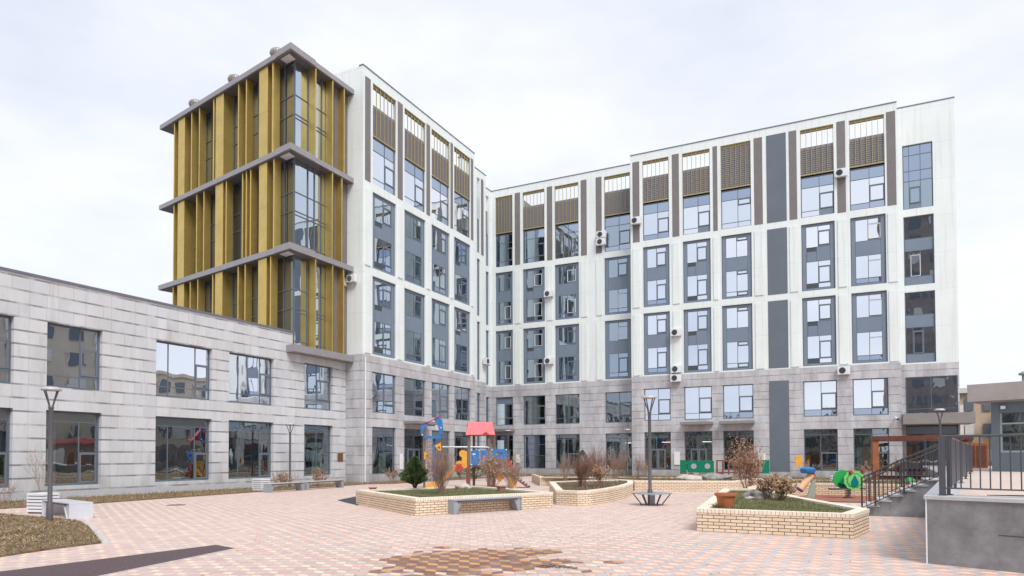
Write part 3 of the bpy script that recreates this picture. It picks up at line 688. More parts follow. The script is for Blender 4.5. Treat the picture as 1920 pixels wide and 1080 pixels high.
# steps back into the corner
W3=thing('corner_block','narrow stepped white corner block where the two tall wings meet','building',(-29.95,0,0),PI/2)
hs=[(53.35,53.9,*ZU),(53.35,53.9,.57,3.76),(53.35,53.9,8.62,13.9),(53.35,53.9,14.42,19.6),(53.35,53.9,20.15,27.0)]
wall(MB(),50.56,55.0,-.1,8.5,hs,0,.3).obj('stone_wall',MATS['grey_stone'],W3)
wall(MB(),50.56,55.0,8.5,27.7,hs,.003,.3).obj('white_wall',MATS['white_panel'],W3)
MB().box(54.1,54.55,-.02,.01,20.12,27.1).obj('brown_strip',MATS['brown_strip'],W3)
for q in ZG,ZU,ZT1,ZT2,(20.15,23.3): window(W3,53.35,53.9,*q,[(0,1,0,.5,'t'),(0,1,.5,1,'g')],gl='tinted_glass')
MB().box(50.6,55.0,.35,8,-.1,25.4).obj('interior',MATS['dark_room'],W3)
# second step
hs=[(57.0,58.1,*q) for q in (ZG,ZU,ZT1,ZT2,(20.15,27.0))]
wall(MB(),55.0,58.6,-.1,8.5,hs,1.35,1.65).obj('stone_wall',MATS['grey_stone'],W3)
wall(MB(),55.0,58.6,8.5,27.7,hs,1.353,1.65).obj('white_wall',MATS['white_panel'],W3)
MB().box(54.7,55.0,.3,2,-.1,27.7).obj('white_wall',MATS['white_panel'],W3)
for q in ZG,ZU,ZT1,ZT2,(20.15,23.3): window(W3,57.0,58.1,*q,[(0,1,0,.3,'t'),(0,1,.3,1,'g')],rec=1.47,gl='tinted_glass')
MB().box(57,58.1,1.5,1.55,23.4,25.6).obj('louvre_screen',MATS['louvre_grey'],W3)
MB().box(50.56,58.6,1.62,8,25.42,25.5).obj('roof',MATS['roof_grey'],W3)
MB().box(50.5,55.03,-.03,.33,27.7,27.78).box(55.03,58.6,1.32,1.68,27.7,27.78).obj('coping',MATS['coping_metal'],W3)
# ===== long white wing C + D + E (faces -y)
W4=thing('apartment_block','long white seven storey apartment block with stone base facing the square','building',(0,57,0))
CB=1.6
CC=[(-30.84,-28.98),(-27.89,-25.61),(-24.58,-22.19),(-19.72,-17.3)]
CS=[(-28.72,-28.16),(-25.35,-24.81),(-21.96,-21.39),(-20.51,-19.95)]
DC=[(-15.73,-13.47),(-12.34,-10.09),(-9.23,-6.89),(-3.23,-.88),(.18,2.52)]
DS=[(-16.6,-16.0),(-13.19,-12.61),(-9.85,-9.49),(-6.65,-6.01),(-4.05,-3.49),(-.67,-.08),(2.65,3.24)]
PN=(-5.71,-4.25)
def seg(y,x0,x1,cols,mid=True,par=W4):
    hg=[(a,b,*ZG) for a,b in cols]+[(a,b,*ZU) for a,b in cols]
    wall(MB(),x0,x1,-.1,8.5,hg,y,y+.3).obj('stone_wall',MATS['grey_stone'],par)
    hw=[(a,b,*q) for a,b in cols for q in (ZT1,ZT2,(ZTOP[0],ZL[1]))]
    wall(MB(),x0,x1,8.5,27.7,hw,y+.003,y+.3).obj('white_wall',MATS['white_panel'],par)
    MB().box(x0,x1,y-.03,y+.33,27.7,27.78).obj('coping',MATS['coping_metal'],par)
def yshift(o,y):  # move a part back
    o.location.y=y; return o
seg(CB,-31.3,-16.8,CC); seg(0,-16.8,3.35,DC)
def group_at(y,fn,*a,**k):
    before=set(bpy.data.objects.keys()); o=fn(*a,**k)
    if o: o.location.y=y
    return o
for i,(a,b) in enumerate(CC):
    group_at(CB,window,W4,a,b,*ZG,grd_cells([1,2,0,3][i]),gl='ground_glass')
    group_at(CB,window,W4,a,b,*ZU,mid_cells('g') if i else [(0,1,0,.22,'p'),(0,.5,.22,.78,'g'),(.5,1,.22,.78,'d'),(0,.5,.78,1,'g'),(.5,1,.78,1,'g')],gl='ground_glass')
    group_at(CB,window,W4,a,b,*ZT1,tall_cells(0,i==1,True),gl='shade_glass')
    group_at(CB,window,W4,a,b,*ZT2,tall_cells(0,i==1,True),gl='shade_glass')
    group_at(CB,window,W4,a,b,*ZTOP,top_cells(0,'t'),gl='shade_glass')
    group_at(CB,louvre,W4,a,b,i==0)
for a,b in CS:
    yshift(MB().box(a,b,-.012,.01,20.12,27.1).obj('brown_strip',MATS['brown_strip'],W4),CB)
    yshift(MB().box(a,b,-.06,.0,14.46,19.6).obj('pilaster',MATS['white_panel'],W4),CB); yshift(MB().box(a,b,-.06,.0,8.62,13.85).obj('pilaster',MATS['white_panel'],W4),CB)
strips(W4,DS)
for i,(a,b) in enumerate(DC):
    window(W4,a,b,*ZG,grd_cells([1,1,3,0,0][i]),gl='ground_glass')
    window(W4,a,b,*ZU,mid_cells(['g','g','t','t','t'][i]))
    window(W4,a,b,*ZT1,tall_cells(1 if i==2 else 0,i in(1,3),i>2)); window(W4,a,b,*ZT2,tall_cells(1 if i==2 else 0,i in(1,3),i>2))
    window(W4,a,b,*ZTOP,top_cells(1 if i==2 else 0,'v' if i in(1,3) else 't'))
    louvre(W4,a,b,i==2)
for z0,z1 in ((.5,7.6),(8.6,13.9),(14.4,19.6),(20.12,27.1)):
    p=MB(); p.box(PN[0],PN[1],-.015,.0,z0,z1)
    p.obj('slate_panel',MATS['slate_panel'],W4)
# E
EX0,EX1,EY=3.35,7.1,1.6
eh=[(3.75,5.7,8.62,13.9),(3.75,5.7,14.42,19.6),(3.75,5.7,20.15,25.0)]
wall(MB(),EX0,EX1,8.5,27.9,eh,EY,EY+.3).obj('white_wall',MATS['white_panel'],W4)
wall(MB(),EX0,EX1,-.1,8.5,[(3.7,7.0,.2,7.55)],EY,EY+.3).obj('stone_wall',MATS['grey_stone'],W4)
for q,cl in (((8.62,13.9),[(0,1,0,.32,'g'),(0,1,.32,.5,'p'),(0,.25,.5,.88,'g'),(.25,.62,.55,.88,'s'),(.25,.62,.5,.55,'g'),(.62,1,.5,.88,'g'),(0,1,.88,1,'p')]),
             ((14.42,19.6),[(0,1,0,.32,'g'),(0,1,.32,.5,'p'),(0,.2,.5,.88,'g'),(.2,.56,.56,.88,'S'),(.2,.56,.5,.56,'g'),(.56,1,.5,.88,'g'),(0,1,.88,1,'p')]),
             ((20.15,25.0),[(0,.2,0,.15,'t'),(.2,.6,0,.15,'t'),(.6,1,0,.15,'t'),(0,.2,.15,.4,'t'),(.2,.6,.15,.4,'t'),(.6,1,.15,.4,'t'),(0,.2,.4,.56,'t'),(.2,.6,.4,.56,'t'),(.6,1,.4,.56,'t'),(0,.2,.56,1,'g'),(.2,.6,.56,.66,'g'),(.2,.6,.66,.92,'s'),(.6,1,.56,1,'g'),(.2,.6,.92,1,'p')])):
    yshift(window(W4,3.75,5.7,*q,cl,gl='shade_glass'),EY)
yshift(window(W4,3.7,7.0,4.75,7.55,[(0,.5,0,.86,'g'),(.5,1,0,.86,'g'),(0,1,.86,1,'g')],gl='shade_glass',rec=.05),EY)
yshift(window(W4,3.7,7.0,.2,3.9,[(0,1,0,.15,'p'),(0,.35,.15,1,'g'),(.35,.7,.15,1,'d'),(.7,1,.15,1,'g')],gl='ground_glass'),EY)
MB().box(3.36,7.7,-.9,EY+.25,3.95,4.72).obj('canopy',MATS['canopy_stone'],W4,bevel=.02)
MB().box(EX0,EX1+.03,EY-.03,EY+.33,27.9,27.98).obj('coping',MATS['coping_metal'],W4)
MB().box(EX1-.3,EX1,EY+.3,16,8.5,27.9).box(3.05,3.35,.3,EY+.3,8.5,27.7).box(-16.8,-16.5,.3,CB,8.5,27.7).obj('white_wall',MATS['white_panel'],W4)
MB().box(EX1-.3,EX1,EY+.3,16,-.1,8.5).box(3.05,3.35,.3,EY,-.1,8.5).box(-16.8,-16.5,.3,CB,-.1,8.5).obj('stone_wall',MATS['grey_stone'],W4)
b=MB(); b.box(-31,-16.8,CB+2.2,16,-.1,8).box(-31,-16.8,CB+.31,16,8,25.4).box(-16.5,3.05,2.3,16,-.1,4.2).box(-16.5,3.05,.31,16,4.2,25.4).box(3.35,EX1-.3,EY+2,16,-.1,4.2).box(3.35,EX1-.3,EY+.31,16,4.2,27)
b.box(-31,-16.8,CB+.3,CB+2.2,3.95,4.6); b.obj('interior',MATS['dark_room'],W4)
cu=MB()
for a,b_,z0,z1,y in ((-27.7,-27.2,4.8,7.4,CB+.5),(-26.9,-26.3,4.8,7.4,CB+.5),(-24.4,-23.9,.7,3.3,CB+.7),(-23.9,-23.2,4.8,7.3,CB+.5),(-19.5,-18.7,.7,3.3,CB+.6),(3.9,4.6,.3,3.3,EY+.9),(5.2,6.8,.3,3.3,EY+.7),(.4,2.2,.7,3.1,1.2),(-18.9,-18.2,5.2,6.8,CB+.7)):
    curtain(cu,a,b_,z0,z1,y)
cu.obj('curtain',MATS['curtain_pale'],W4)
lp=MB()
for x,y in ((-18.3,CB+1.4),(-14.6,1.5),(-11.2,1.7)): lp.box(x,x+.8,y,y+.06,2.9,2.94)
lp.obj('ceiling_lamp',MATS['white_lamp'],W4)
MB().box(-12.5,-10.0,-1.0,0,4.28,4.5).obj('canopy',MATS['canopy_stone'],W4); MB().box(-9.4,-6.8,-1.0,0,4.28,4.5).obj('canopy',MATS['canopy_stone'],W4)
yshift(MB().box(-31,-28.8,-1.0,0,4.1,4.35).obj('canopy',MATS['canopy_stone'],W4),CB)
# stairwell heads behind the closed screens
MB().box(-9.3,-6.8,.32,4,25.4,27.3).box(-30.9,-28.9,CB+.32,6,25.4,27.3).obj('stair_head',MATS['roof_grey'],W4)
# ---------------------------------------------------------------- air conditioners
AC0=thing('air_conditioner','x','air conditioner',(0,0,0),0,'air conditioners fixed to the facades')
m_=MB(); m_.box(-.43,.43,-.42,-.1,-.3,.3); m_.obj('casing',MATS['white_metal'],AC0,bevel=.02)
m_=MB(); 
for r0 in (.22,.15,.08): m_.tube([(-.1+r0*math.cos(2*PI*k/20),-.435,r0*math.sin(2*PI*k/20)) for k in range(21)],.014,4)
for k in range(6): a=PI*k/6; m_.tube([(-.1+.22*math.cos(a),-.44,.22*math.sin(a)),(-.1-.22*math.cos(a),-.44,-.22*math.sin(a))],.008,4)
m_.obj('fan_grille',MATS['rail_grey'],AC0)
m_=MB(); m_.lathe([(.2,0),(.2,.01)],20); o=m_.obj('fan_recess',MATS['vent_dark'],AC0); o.rotation_euler.x=PI/2; o.location=(-.1,-.422,0)
m_=MB(); m_.box(-.35,-.3,-.42,0,-.36,-.3).box(.3,.35,-.42,0,-.36,-.3); m_.obj('bracket',MATS['steel'],AC0)
ACS=[(-19.95+.05,CB,21.7,'upper of the two air conditioners stacked left of the fourth white-block window column'),
 (-19.93,CB,21.05,'lower of the two air conditioners stacked left of the fourth white-block window column'),
 (-16.25,0,21.9,'air conditioner near the top at the left edge of the projecting facade'),
 (-.4,0,23.05,'large air conditioner on a brown strip between the two rightmost top windows'),
 (-25.1,CB,16.9,'air conditioner right of the second window column, higher one'),
 (-25.1,CB,10.6,'air conditioner right of the second window column, lower one'),
 (-12.9,0,12.0,'air conditioner between first and second columns of the projecting facade, above two others'),
 (-12.9,0,8.95,'upper air conditioner of the pair at the top of the stone base'),
 (-12.95,0,8.2,'lower air conditioner of the pair at the top of the stone base'),
 (-.4,0,8.1,'lone air conditioner on the stone base below the rightmost white pilaster')]
for i,(x,y,z,lb) in enumerate(ACS):
    if i==0: AC0.location=(x,57+y,z); AC0['label']=lb
    else: dup(AC0,(x,57+y,z),0,lb)
dup(AC0,(-29.9,54.6,10.4),PI/2,'air conditioner in the inner corner where the tall wings meet')
dup(AC0,(-30.2,35.6,13.35),0,'air conditioner on the white side wall beside the golden tower',.9)
dup(AC0,(-29.35,35.6,13.5),0,'right air conditioner of the pair beside the golden tower',.8)
# ---------------------------------------------------------------- small things on walls
def notice(x,y,z,w_,h_,rot,label,mt='paper',cat='notice'):
    o=MB().box(-w_/2,w_/2,-.03,0,-h_/2,h_/2).obj('notice',MATS[mt],None,bevel=.004); o.location=(x,y,z); o.rotation_euler.z=rot; return tag(o,label,cat)
notice(-29.96,35.05,1.75,.5,.5,PI/2,'small brass plaque on the pale stone wall below the golden tower','brass','plaque')
notice(-28.56,39.85,1.4,.4,1.1,PI/2,'white paper notice on the stone pier right of the corner window')
notice(-28.45,58.56,1.5,.42,.8,0,'white notice on the stone pier left of the blue ground floor window')
notice(-12.95,56.96,1.55,.5,1.1,0,'tall white notice on the pier behind the green play train')
notice(-6.3,56.96,1.5,.55,.9,0,'white notice board beside the dark slate panel')
sc=thing('security_camera','white security camera on the stone pier near the right end of the block','security camera',(2.95,57,4.45))
MB().tube([(0,0,.1),(0,-.25,.05)],.03,8).obj('arm',MATS['white_metal'],sc)
MB().tube([(0,-.18,0),(.1,-.6,-.1)],.11,12).obj('body',MATS['white_metal'],sc,smooth=True)
MB().tube([(.1,-.6,-.1),(.115,-.66,-.115)],.08,12).obj('lens',MATS['vent_dark'],sc)
# ---------------------------------------------------------------- brick planters
def inset(poly,d):
    n=len(poly); out_=[]
    area=sum(poly[i][0]*poly[(i+1)%n][1]-poly[(i+1)%n][0]*poly[i][1] for i in range(n)); sg=1 if area>0 else -1
    for i in range(n):
        p0=Vector(poly[i-1]);p1=Vector(poly[i]);p2=Vector(poly[(i+1)%n]); a=(p1-p0).normalized(); b=(p2-p1).normalized()
        na=Vector((-a.y,a.x))*sg; nb=Vector((-b.y,b.x))*sg; q=na+nb; q=q/max(.4,q.length)
        q=q*(d/max(.35,q.dot(na))); out_.append((p1.x+q.x,p1.y+q.y))
    return out_
def planter(poly,label,h=.53,th=.25,soil='moss',cap=.085,name='brick_planter'):
    poly=[(p[0],p[1]) for p in poly]
    t=thing(name,label,'planter',(poly[0][0],poly[0][1],0),0,'cream brick planters in the square'); ox,oy=poly[0]
    P=[(x-ox,y-oy) for x,y in poly]; I=inset(P,th); n=len(P)
    area=sum(P[i][0]*P[(i+1)%n][1]-P[(i+1)%n][0]*P[i][1] for i in range(n))
    w_=MB(); cm=MB(); u=0
    O2=inset(P,-.012); I2=inset(P,th+.012); ht=h-cap
    for i in range(n):
        a,b=P[i],P[(i+1)%n]; L_=math.dist(a,b); ia,ib=I[i],I[(i+1)%n]
        w_.quad((*a,-.02),(*b,-.02),(*b,ht),(*a,ht),uv=[(u,-.02),(u+L_,-.02),(u+L_,ht),(u,ht)])
        w_.quad((*ib,-.02),(*ia,-.02),(*ia,ht),(*ib,ht),uv=[(u+L_,-.02),(u,-.02),(u,ht),(u+L_,ht)])
        a2,b2,ia2,ib2=O2[i],O2[(i+1)%n],I2[i],I2[(i+1)%n]
        cm.quad((*a2,ht),(*b2,ht),(*b2,h),(*a2,h),uv=[(u,.05),(u+L_,.05),(u+L_,.13),(u,.13)])
        cm.quad((*a2,h),(*b2,h),(*ib2,h),(*ia2,h),uv=[(u,.13),(u+L_,.13),(u+L_,.37),(u,.37)])
        cm.quad((*ib2,ht),(*ia2,ht),(*ia2,h),(*ib2,h),uv=[(u+L_,.3),(u,.3),(u,.37),(u+L_,.37)])
        cm.quad((*ia2,ht),(*ib2,ht),(*b2,ht),(*a2,ht),uv=[(u,.3),(u+L_,.3),(u+L_,.37),(u,.37)])
        u+=L_
    w_.obj('brick_wall',MATS['cream_brick'],t); cm.obj('coping',MATS['cream_cap'],t)
    MB().prism(inset(P,th-.01),.0,h-.06).obj('planting_bed',MATS[soil],t)
    return t,inset(poly,th+.02)
P1=[(-16.68,20.4),(-11.73,17.08),(-9.3,21.9),(-14.3,25.2)]
_,p1i=planter(P1,'front left brick planter with a round evergreen and bare shrubs')
tagstuff(blades(p1i,3500,.03,.010,['grass_green','grass_green','grass_dry'],.47,21,.4),'short green grass in the front left brick planter','grass')
RIM=[(1043,919),(1083,920.5),(1110,919.5),(1140,916),(1170,910.5),(1187,905),(1186,901),(1165,899.5),(1100,900),(1030,903)]
P2=[G(x,y,.53) for x,y in RIM]
_,p2i=planter(P2,'rounded middle brick planter with bare reddish shrubs',soil='soil')
tagstuff(blades(p2i,1800,.07,.012,['grass_green','leaf_litter','grass_dry'],.47,22,.4),'leaf litter and grass in the rounded middle planter','ground cover')
P3=[(-3.3,16.5),(.02,16.35),(.36,18.1),(-1.4,22.4),(-2.2,25.0),(-3.2,27.2),(-4.35,26.8)]
_,p3i=planter(P3,'front right brick planter holding a terracotta pot, rocks and grass')
tagstuff(blades(p3i,6500,.03,.010,['grass_green','grass_green','grass_green','grass_dry'],.47,23,.4),'short green grass in the front right brick planter','grass')
w3=[G(1000,888.5,.53),G(1188,899.5,.53),G(1378,902.5,.53),G(1400,897,.53),G(1180,893.5,.53),G(1010,884,.53)]
P4=[(w3[0].x,w3[0].y),(-9.79,33.6),(-5.0,34.9),(-4.4,39.5),(-9.8,39.2),(-16.5,37.5)]
_,p4i=planter(P4,'long low brick planter running behind the square in front of the block',soil='moss')
tagstuff(blades(p4i,5000,.10,.014,['grass_green','leaf_litter','grass_dry'],.47,24,.4),'weeds and fallen leaves in the long brick planter','ground cover')
a,b,c,d=G(1392,916,.53),G(1424,911.5,.53),G(1527,905.5,.53),G(1575,903,.53)
e,f=G(1690,905,.53),G(1690,898,.53)
P5=[(-3.7,28.6),(b.x,b.y),(c.x,c.y),(1.2,33.5),(5.2,32.6),(5.4,36),(1.5,38.5),(-3.2,37.0)]
_,p5i=planter(P5,'brick planter behind the spring riders with a dead leafy shrub',soil='moss')
tagstuff(blades(p5i,4500,.12,.014,['grass_green','leaf_litter','grass_dry'],.47,25,.4),'weeds and leaves in the planter behind the spring riders','ground cover')
# ---------------------------------------------------------------- shrubs
def bare_shrub(loc,h,spread,n,label,mt='twig',seed=1,leaves=0,name='bare_shrub',grp='bare shrubs in the planters',thick=1.):
    t=thing(name,label,'shrub',loc,0,grp); rr=random.Random(seed); tw=MB(); lf=MB()
    def br(p,d,L_,r,depth):
        pts=[p]; q=p.copy(); dd=d.copy(); k=4
        for i in range(k):
            dd=(dd+Vector((rr.uniform(-.22,.22),rr.uniform(-.22,.22),rr.uniform(-.05,.2)))).normalized(); q=q+dd*(L_/k); pts.append(q.copy())
            if depth>0 and i>=1:
                for _ in range(rr.choice((1,2))):
                    nd=(dd+Vector((rr.uniform(-.8,.8),rr.uniform(-.8,.8),rr.uniform(0,.5)))).normalized(); br(q,nd,L_*rr.uniform(.35,.6),r*.6,depth-1)
            elif leaves and depth==0 and rr.random()<leaves:
                s=rr.uniform(.02,.045); a=Vector((rr.uniform(-1,1),rr.uniform(-1,1),rr.uniform(-1,1))).normalized(); b=a.orthogonal().normalized()
                lf.quad(q-a*s,q+b*s*.7,q+a*s,q-b*s*.7)
        tw.tube(pts,[r,r*.85,r*.7,r*.55,r*.35],4,cap=False)
    for i in range(n):
        a=rr.uniform(0,2*PI); el=rr.uniform(0,1)**.7*spread
        d=Vector((math.cos(a)*el,math.sin(a)*el,1)).normalized()
        br(Vector((rr.uniform(-.1,.1),rr.uniform(-.1,.1),0)),d,h*rr.uniform(.6,.95),.010*thick*rr.uniform(.6,1.2),2)
    tw.obj('twigs',MATS[mt],t)
    if lf.f: lf.obj('dead_leaves',MATS['dead_leaf'],t)
    return t
def at(px,py,z=.47): return G(px,py,z)
bare_shrub(at(827,926),1.2,.5,60,'dense upright bare shrub beside the round evergreen','twig_pale',2,thick=.9)
bare_shrub(at(925,915),1.05,.9,40,'wide bare shrub behind the pink flower pot','twig_pale',3,.25)
bare_shrub(at(957,917),.9,.8,26,'small bare shrub right of the pink flower pot','twig_pale',31,.1)
bare_shrub(at(1090,913),1.05,.6,50,'reddish bare shrub standing frontmost in the rounded planter','twig',4)
bare_shrub(at(1060,901),1.0,.6,20,'low bare shrub at the left end of the rounded planter','twig_pale',5)
bare_shrub(at(1122,901),1.3,.75,44,'tallest reddish bare shrub at the back of the rounded planter','twig',6)
bare_shrub(at(1128,912),.7,.9,14,'small leafy bare shrub near the right rim of the rounded planter','twig',7,.5)
bare_shrub(at(1153,900),1.4,.6,26,'pale spreading bare shrub right of the tallest reddish one','twig_pale',8)
bare_shrub(at(1197,898),1.1,.6,16,'bare shrub with white base in front of the first projecting window column','twig_pale',9)
bare_shrub(Vector((-3.85,29.8,.1)),1.6,.55,32,'tall bare shrub with withered leaves behind the terracotta pot','twig',10,.6)
bare_shrub(at(1463,938),.5,1.1,22,'low spreading shrub with withered leaves in the front right planter','twig',12,.9)
bare_shrub(at(1442,935),.55,.9,16,'low withered shrub against the grey boulder','twig',13,.8)
bare_shrub(Vector((-29.1,16.2,.05)),1.5,.35,7,'thin pale sapling by the stone wall behind the left bench','twig_pale',14,name='bare_sapling',grp='saplings in the wall bed')
bare_shrub(Vector((-29.2,14.9,.05)),.7,.8,7,'tiny bare bush by the stone wall at the left edge','twig_pale',15,name='bare_sapling',grp='saplings in the wall bed')
for i,(x,y,hh,lb) in enumerate(((-27.6,27.6,.7,'dry weeds behind the middle benches, left clump'),(-27.8,30.6,.75,'dry weeds behind the middle benches, right clump'),(-27.6,37.5,.7,'dry weeds under the corner window of the white wing'),(-27.4,46,.6,'dry weeds below the doors of the white wing'),(-2.8,55.7,1.0,'dry weeds under the slate panel'),(.9,55.5,.9,'dry weeds below the rightmost stone window'),(-20.6,57.2,1.1,'brown bush between two ground floor windows'),(-17.5,56.2,1.1,'brown bush in front of the wall step'),(-15.3,55.6,1.0,'brown bush below the first projecting window'))):
    bare_shrub(Vector((x,y,.05)),hh,1.1,14,lb,'twig' if i%2 else 'twig_pale',40+i,.5,name='dry_weeds',grp='dry weeds along the walls')
for i,(p,lb) in enumerate(((at(1690,897),'dark bush behind the stair railing'),(at(1650,898),'dark low bush left behind the stair railing'))):
    bare_shrub(Vector((p.x,p.y,.47)),.8,1.0,18,lb,'bark',60+i,.3,name='bare_shrub')
def conifer(loc,h,r,label,n=5200,seed=3,squash=.62,name='evergreen_shrub'):
    t=thing(name,label,'evergreen shrub',loc); rr=random.Random(seed); a=MB(); b=MB()
    for i in range(n):
        z=rr.random()**.85; 
        prof=(math.sin(min(1,(z+.05)/.24)*PI/2)) if z<.24 else (1-((z-.24)/.76)**1.7)**.85
        th=rr.uniform(0,2*PI); lump=1+.75*noise.noise(Vector((math.cos(th)*2.4,math.sin(th)*2.4,z*6+seed)))
        rad=r*prof*lump*(rr.uniform(.35,1)**.4)
        p=Vector((rad*math.cos(th),rad*math.sin(th),.17*h+z*h*.83))
        d=Vector((math.cos(th)*.7,math.sin(th)*.7,rr.uniform(.1,1.2))).normalized(); d=(d+Vector((rr.uniform(-.4,.4),)*3)).normalized()
        s=d.orthogonal().normalized(); s.rotate(Matrix.Rotation(rr.uniform(0,PI),3,d)); L_=rr.uniform(.05,.10); w_=rr.uniform(.008,.016)
        (a if rr.random()<.7 else b).quad(p-s*w_,p+s*w_,p+d*L_+s*w_*.3,p+d*L_-s*w_*.3)
        s2=d.cross(s); (a if rr.random()<.7 else b).quad(p-s2*w_,p+s2*w_,p+d*L_*.8+s2*w_*.3,p+d*L_*.8-s2*w_*.3)
    a.obj('crown',MATS['needles'],t); b.obj('crown',MATS['needles_light'],t)
    # crowns of one plant: keep as one part name each tone
    tr=MB()
    for k in range(7):
        an=2*PI*k/7; tr.tube([(0,0,0),(.12*math.cos(an),.12*math.sin(an),.2*h),(.5*r*math.cos(an),.5*r*math.sin(an),.5*h)],[.03,.022,.01],5)
    tr.obj('trunk',MATS['bark'],t); return t
conifer(at(778,918,.47),1.26,.43,'round dark green evergreen shrub in the front left planter',n=7500)
conifer(Vector((-21.4,57.2,.05)),2.2,.6,'evergreen bush behind the bare shrubs near the block wall',2600,9)
conifer(at(892,898,.1),.9,.9,'dark low juniper under the play tower',2200,12)
# ---------------------------------------------------------------- boulders and pots
def boulder(loc,sx,sy,sz,label,mt='boulder',seed=1,rot=0):
    bm=bmesh.new(); bmesh.ops.create_icosphere(bm,subdivisions=4,radius=1)
    for v in bm.verts:
        n1=noise.noise(v.co*1.3+Vector((seed*7,0,0)))*.35+noise.noise(v.co*3.5+Vector((seed*3,1,0)))*.12
        v.co=v.co*(1+n1); v.co.x*=sx; v.co.y*=sy; v.co.z*=sz
    me=bpy.data.meshes.new('boulder'); bm.to_mesh(me); bm.free(); me.materials.append(MATS[mt])
    for p in me.polygons: p.use_smooth=True
    o=bpy.data.objects.new('boulder',me); C.objects.link(o); o.location=loc+Vector((0,0,sz*.25)); o.rotation_euler.z=rot
    return tag(o,label,'boulder','boulders in the planters')
boulder(at(1424,934),.42,.3,.24,'large grey boulder beside the withered shrub in the right planter','boulder',1,.6)
boulder(at(1405,935),.13,.1,.06,'small pale stone left of the large grey boulder','boulder_pale',2)
boulder(at(1448,900),.5,.35,.24,'grey boulder behind the bare tree near the green train','boulder',3)
boulder(at(1340,900),.75,.5,.30,'brownish boulder in front of the play train','boulder',4)
boulder(at(1292,901),.75,.5,.25,'pale boulder under the green play train','boulder_pale',5)
boulder(at(868,916),.33,.25,.17,'pale boulder right of the upright bare shrub','boulder_pale',6)
boulder(at(1475,899),.3,.25,.14,'small grey boulder near the long planter rim','boulder',8)
boulder(at(902,893,.1),1.2,.6,.45,'broad pale rock below the play tower','boulder_pale',7)
def pot(loc,rt,h,label,mt):
    t=thing('flower_pot',label,'flower pot',loc,0)
    MB().lathe([(rt*.68,0),(rt*.72,.02),(rt*.93,h*.8),(rt*.90,h*.8),(rt*.80,h*.78)],28).obj('body',MATS[mt],t,smooth=True)
    MB().lathe([(rt*.9,h*.79),(rt*1.06,h*.79),(rt*1.10,h*.86),(rt*1.08,h),(rt*.97,h),(rt*.95,h*.84),(rt*.5,h*.83)],28).obj('rim',MATS[mt],t,smooth=True)
    MB().lathe([(rt*.94,h*.85),(rt*.3,h*.9)],20).obj('soil',MATS['soil'],t); return t
pot(at(1361,951.5),.255,.37,'large terracotta pot at the left corner of the front right planter','terracotta')
pot(at(940,920.5),.2,.2,'low pink flower pot at the back of the front left planter','pot_pink')
pot(at(699,919.5),.16,.12,'small terracotta bowl on the left corner of the front left planter','terracotta')
# ---------------------------------------------------------------- street lamps
def lamp(loc,h,label):
    t=thing('street_lamp',label,'street lamp',loc,0,'street lamps around the square')
    MB().lathe([(.085,0),(.085,.5),(.06,.55),(.055,h-.62),(.075,h-.55),(.05,h-.5)],16).obj('pole',MATS['lamp_metal'],t,smooth=True)
    f=MB()
    for k in range(4):
        a=2*PI*k/4+.4; c,s=math.cos(a),math.sin(a)
        f.tube([(.045*c,.045*s,h-.55),(.085*c,.085*s,h-.42),(.165*c,.165*s,h-.2),(.215*c,.215*s,h-.07)],.019,6)
    f.obj('bracket',MATS['lamp_metal'],t,smooth=True)
    MB().lathe([(.04,h-.085),(.235,h-.085),(.25,h-.05),(.235,h-.02),(.15,h+.02),(.02,h+.025)],28).obj('lamp_head',MATS['lamp_cap'],t,smooth=True)
    MB().lathe([(.02,h-.5),(.07,h-.4),(.16,h-.12),(.16,h-.09)],16).obj('reflector',MATS['lamp_cap'],t,smooth=True) if False else None
    return t
L0=lamp(G(93,979),3.72,'large grey street lamp in front of the bench at far left')
dup(L0,(-28.75,29.35,0),.3,'slim street lamp behind the two middle benches',.99)
dup(L0,G(1219,947),.9,'tall street lamp rising through the hexagonal bench',1.06)
dup(L0,(-26.6,52.8,.1),.2,'distant street lamp seen beside the red play roof',1.05)
dup(L0,(-16.9,55.9,.1),.7,'distant thin street lamp before the fourth ground floor window',1.05)
dup(L0,(5.2,52.0,.1),.5,'distant street lamp beyond the wooden pergola',1.25)
# ---------------------------------------------------------------- benches, bins
def bench(p,q,depth,label,leg='bench_grey',seat='bench_grey',h=.45,legw=.26):
    """p,q ends of the bench front; boxed flared legs under a thin seat"""
    v=Vector((q.x-p.x,q.y-p.y,0)); L_=v.length; t=thing('bench',label,'bench',(p.x,p.y,0),math.atan2(v.y,v.x),'metal benches on the square')
    s=MB(); s.box(0,L_,0,depth,h-.035,h); s.obj('seat',MATS[seat],t,bevel=.006)
    s=MB(); s.box(legw*.6,L_-legw*.6,.0,.012,h-.085,h-.036).obj('seat_rail',MATS['bench_dark'],t)
    for x0,sg in ((0,1),(L_,-1)):
        m_=MB(); th=.02; w_=legw
        m_.box(*sorted((x0,x0+sg*th)),0,depth,0,h-.036)
        # inner sloping plate
        a,b=x0+sg*w_*.45,x0+sg*w_*1.05
        m_.prism([(a,0),(a+sg*th,0),(b+sg*th,h-.036),(b,h-.036)] if sg>0 else [(b,h-.036),(b+sg*th,h-.036),(a+sg*th,0),(a,0)],0.004,depth,'y')
        m_.prism([(x0+sg*th,0),(a,0),(b,h-.037),(x0+sg*th,h-.037)] if sg>0 else [(x0+sg*th,h-.037),(b,h-.037),(a,0),(x0+sg*th,0)],.03,.045,'y')
        m_.obj('leg',MATS[leg],t)
    return t
bench(G(851,965),G(978,957),.5,'grey metal bench against the front left brick planter')
p=G(135,974); q=G(75,966)
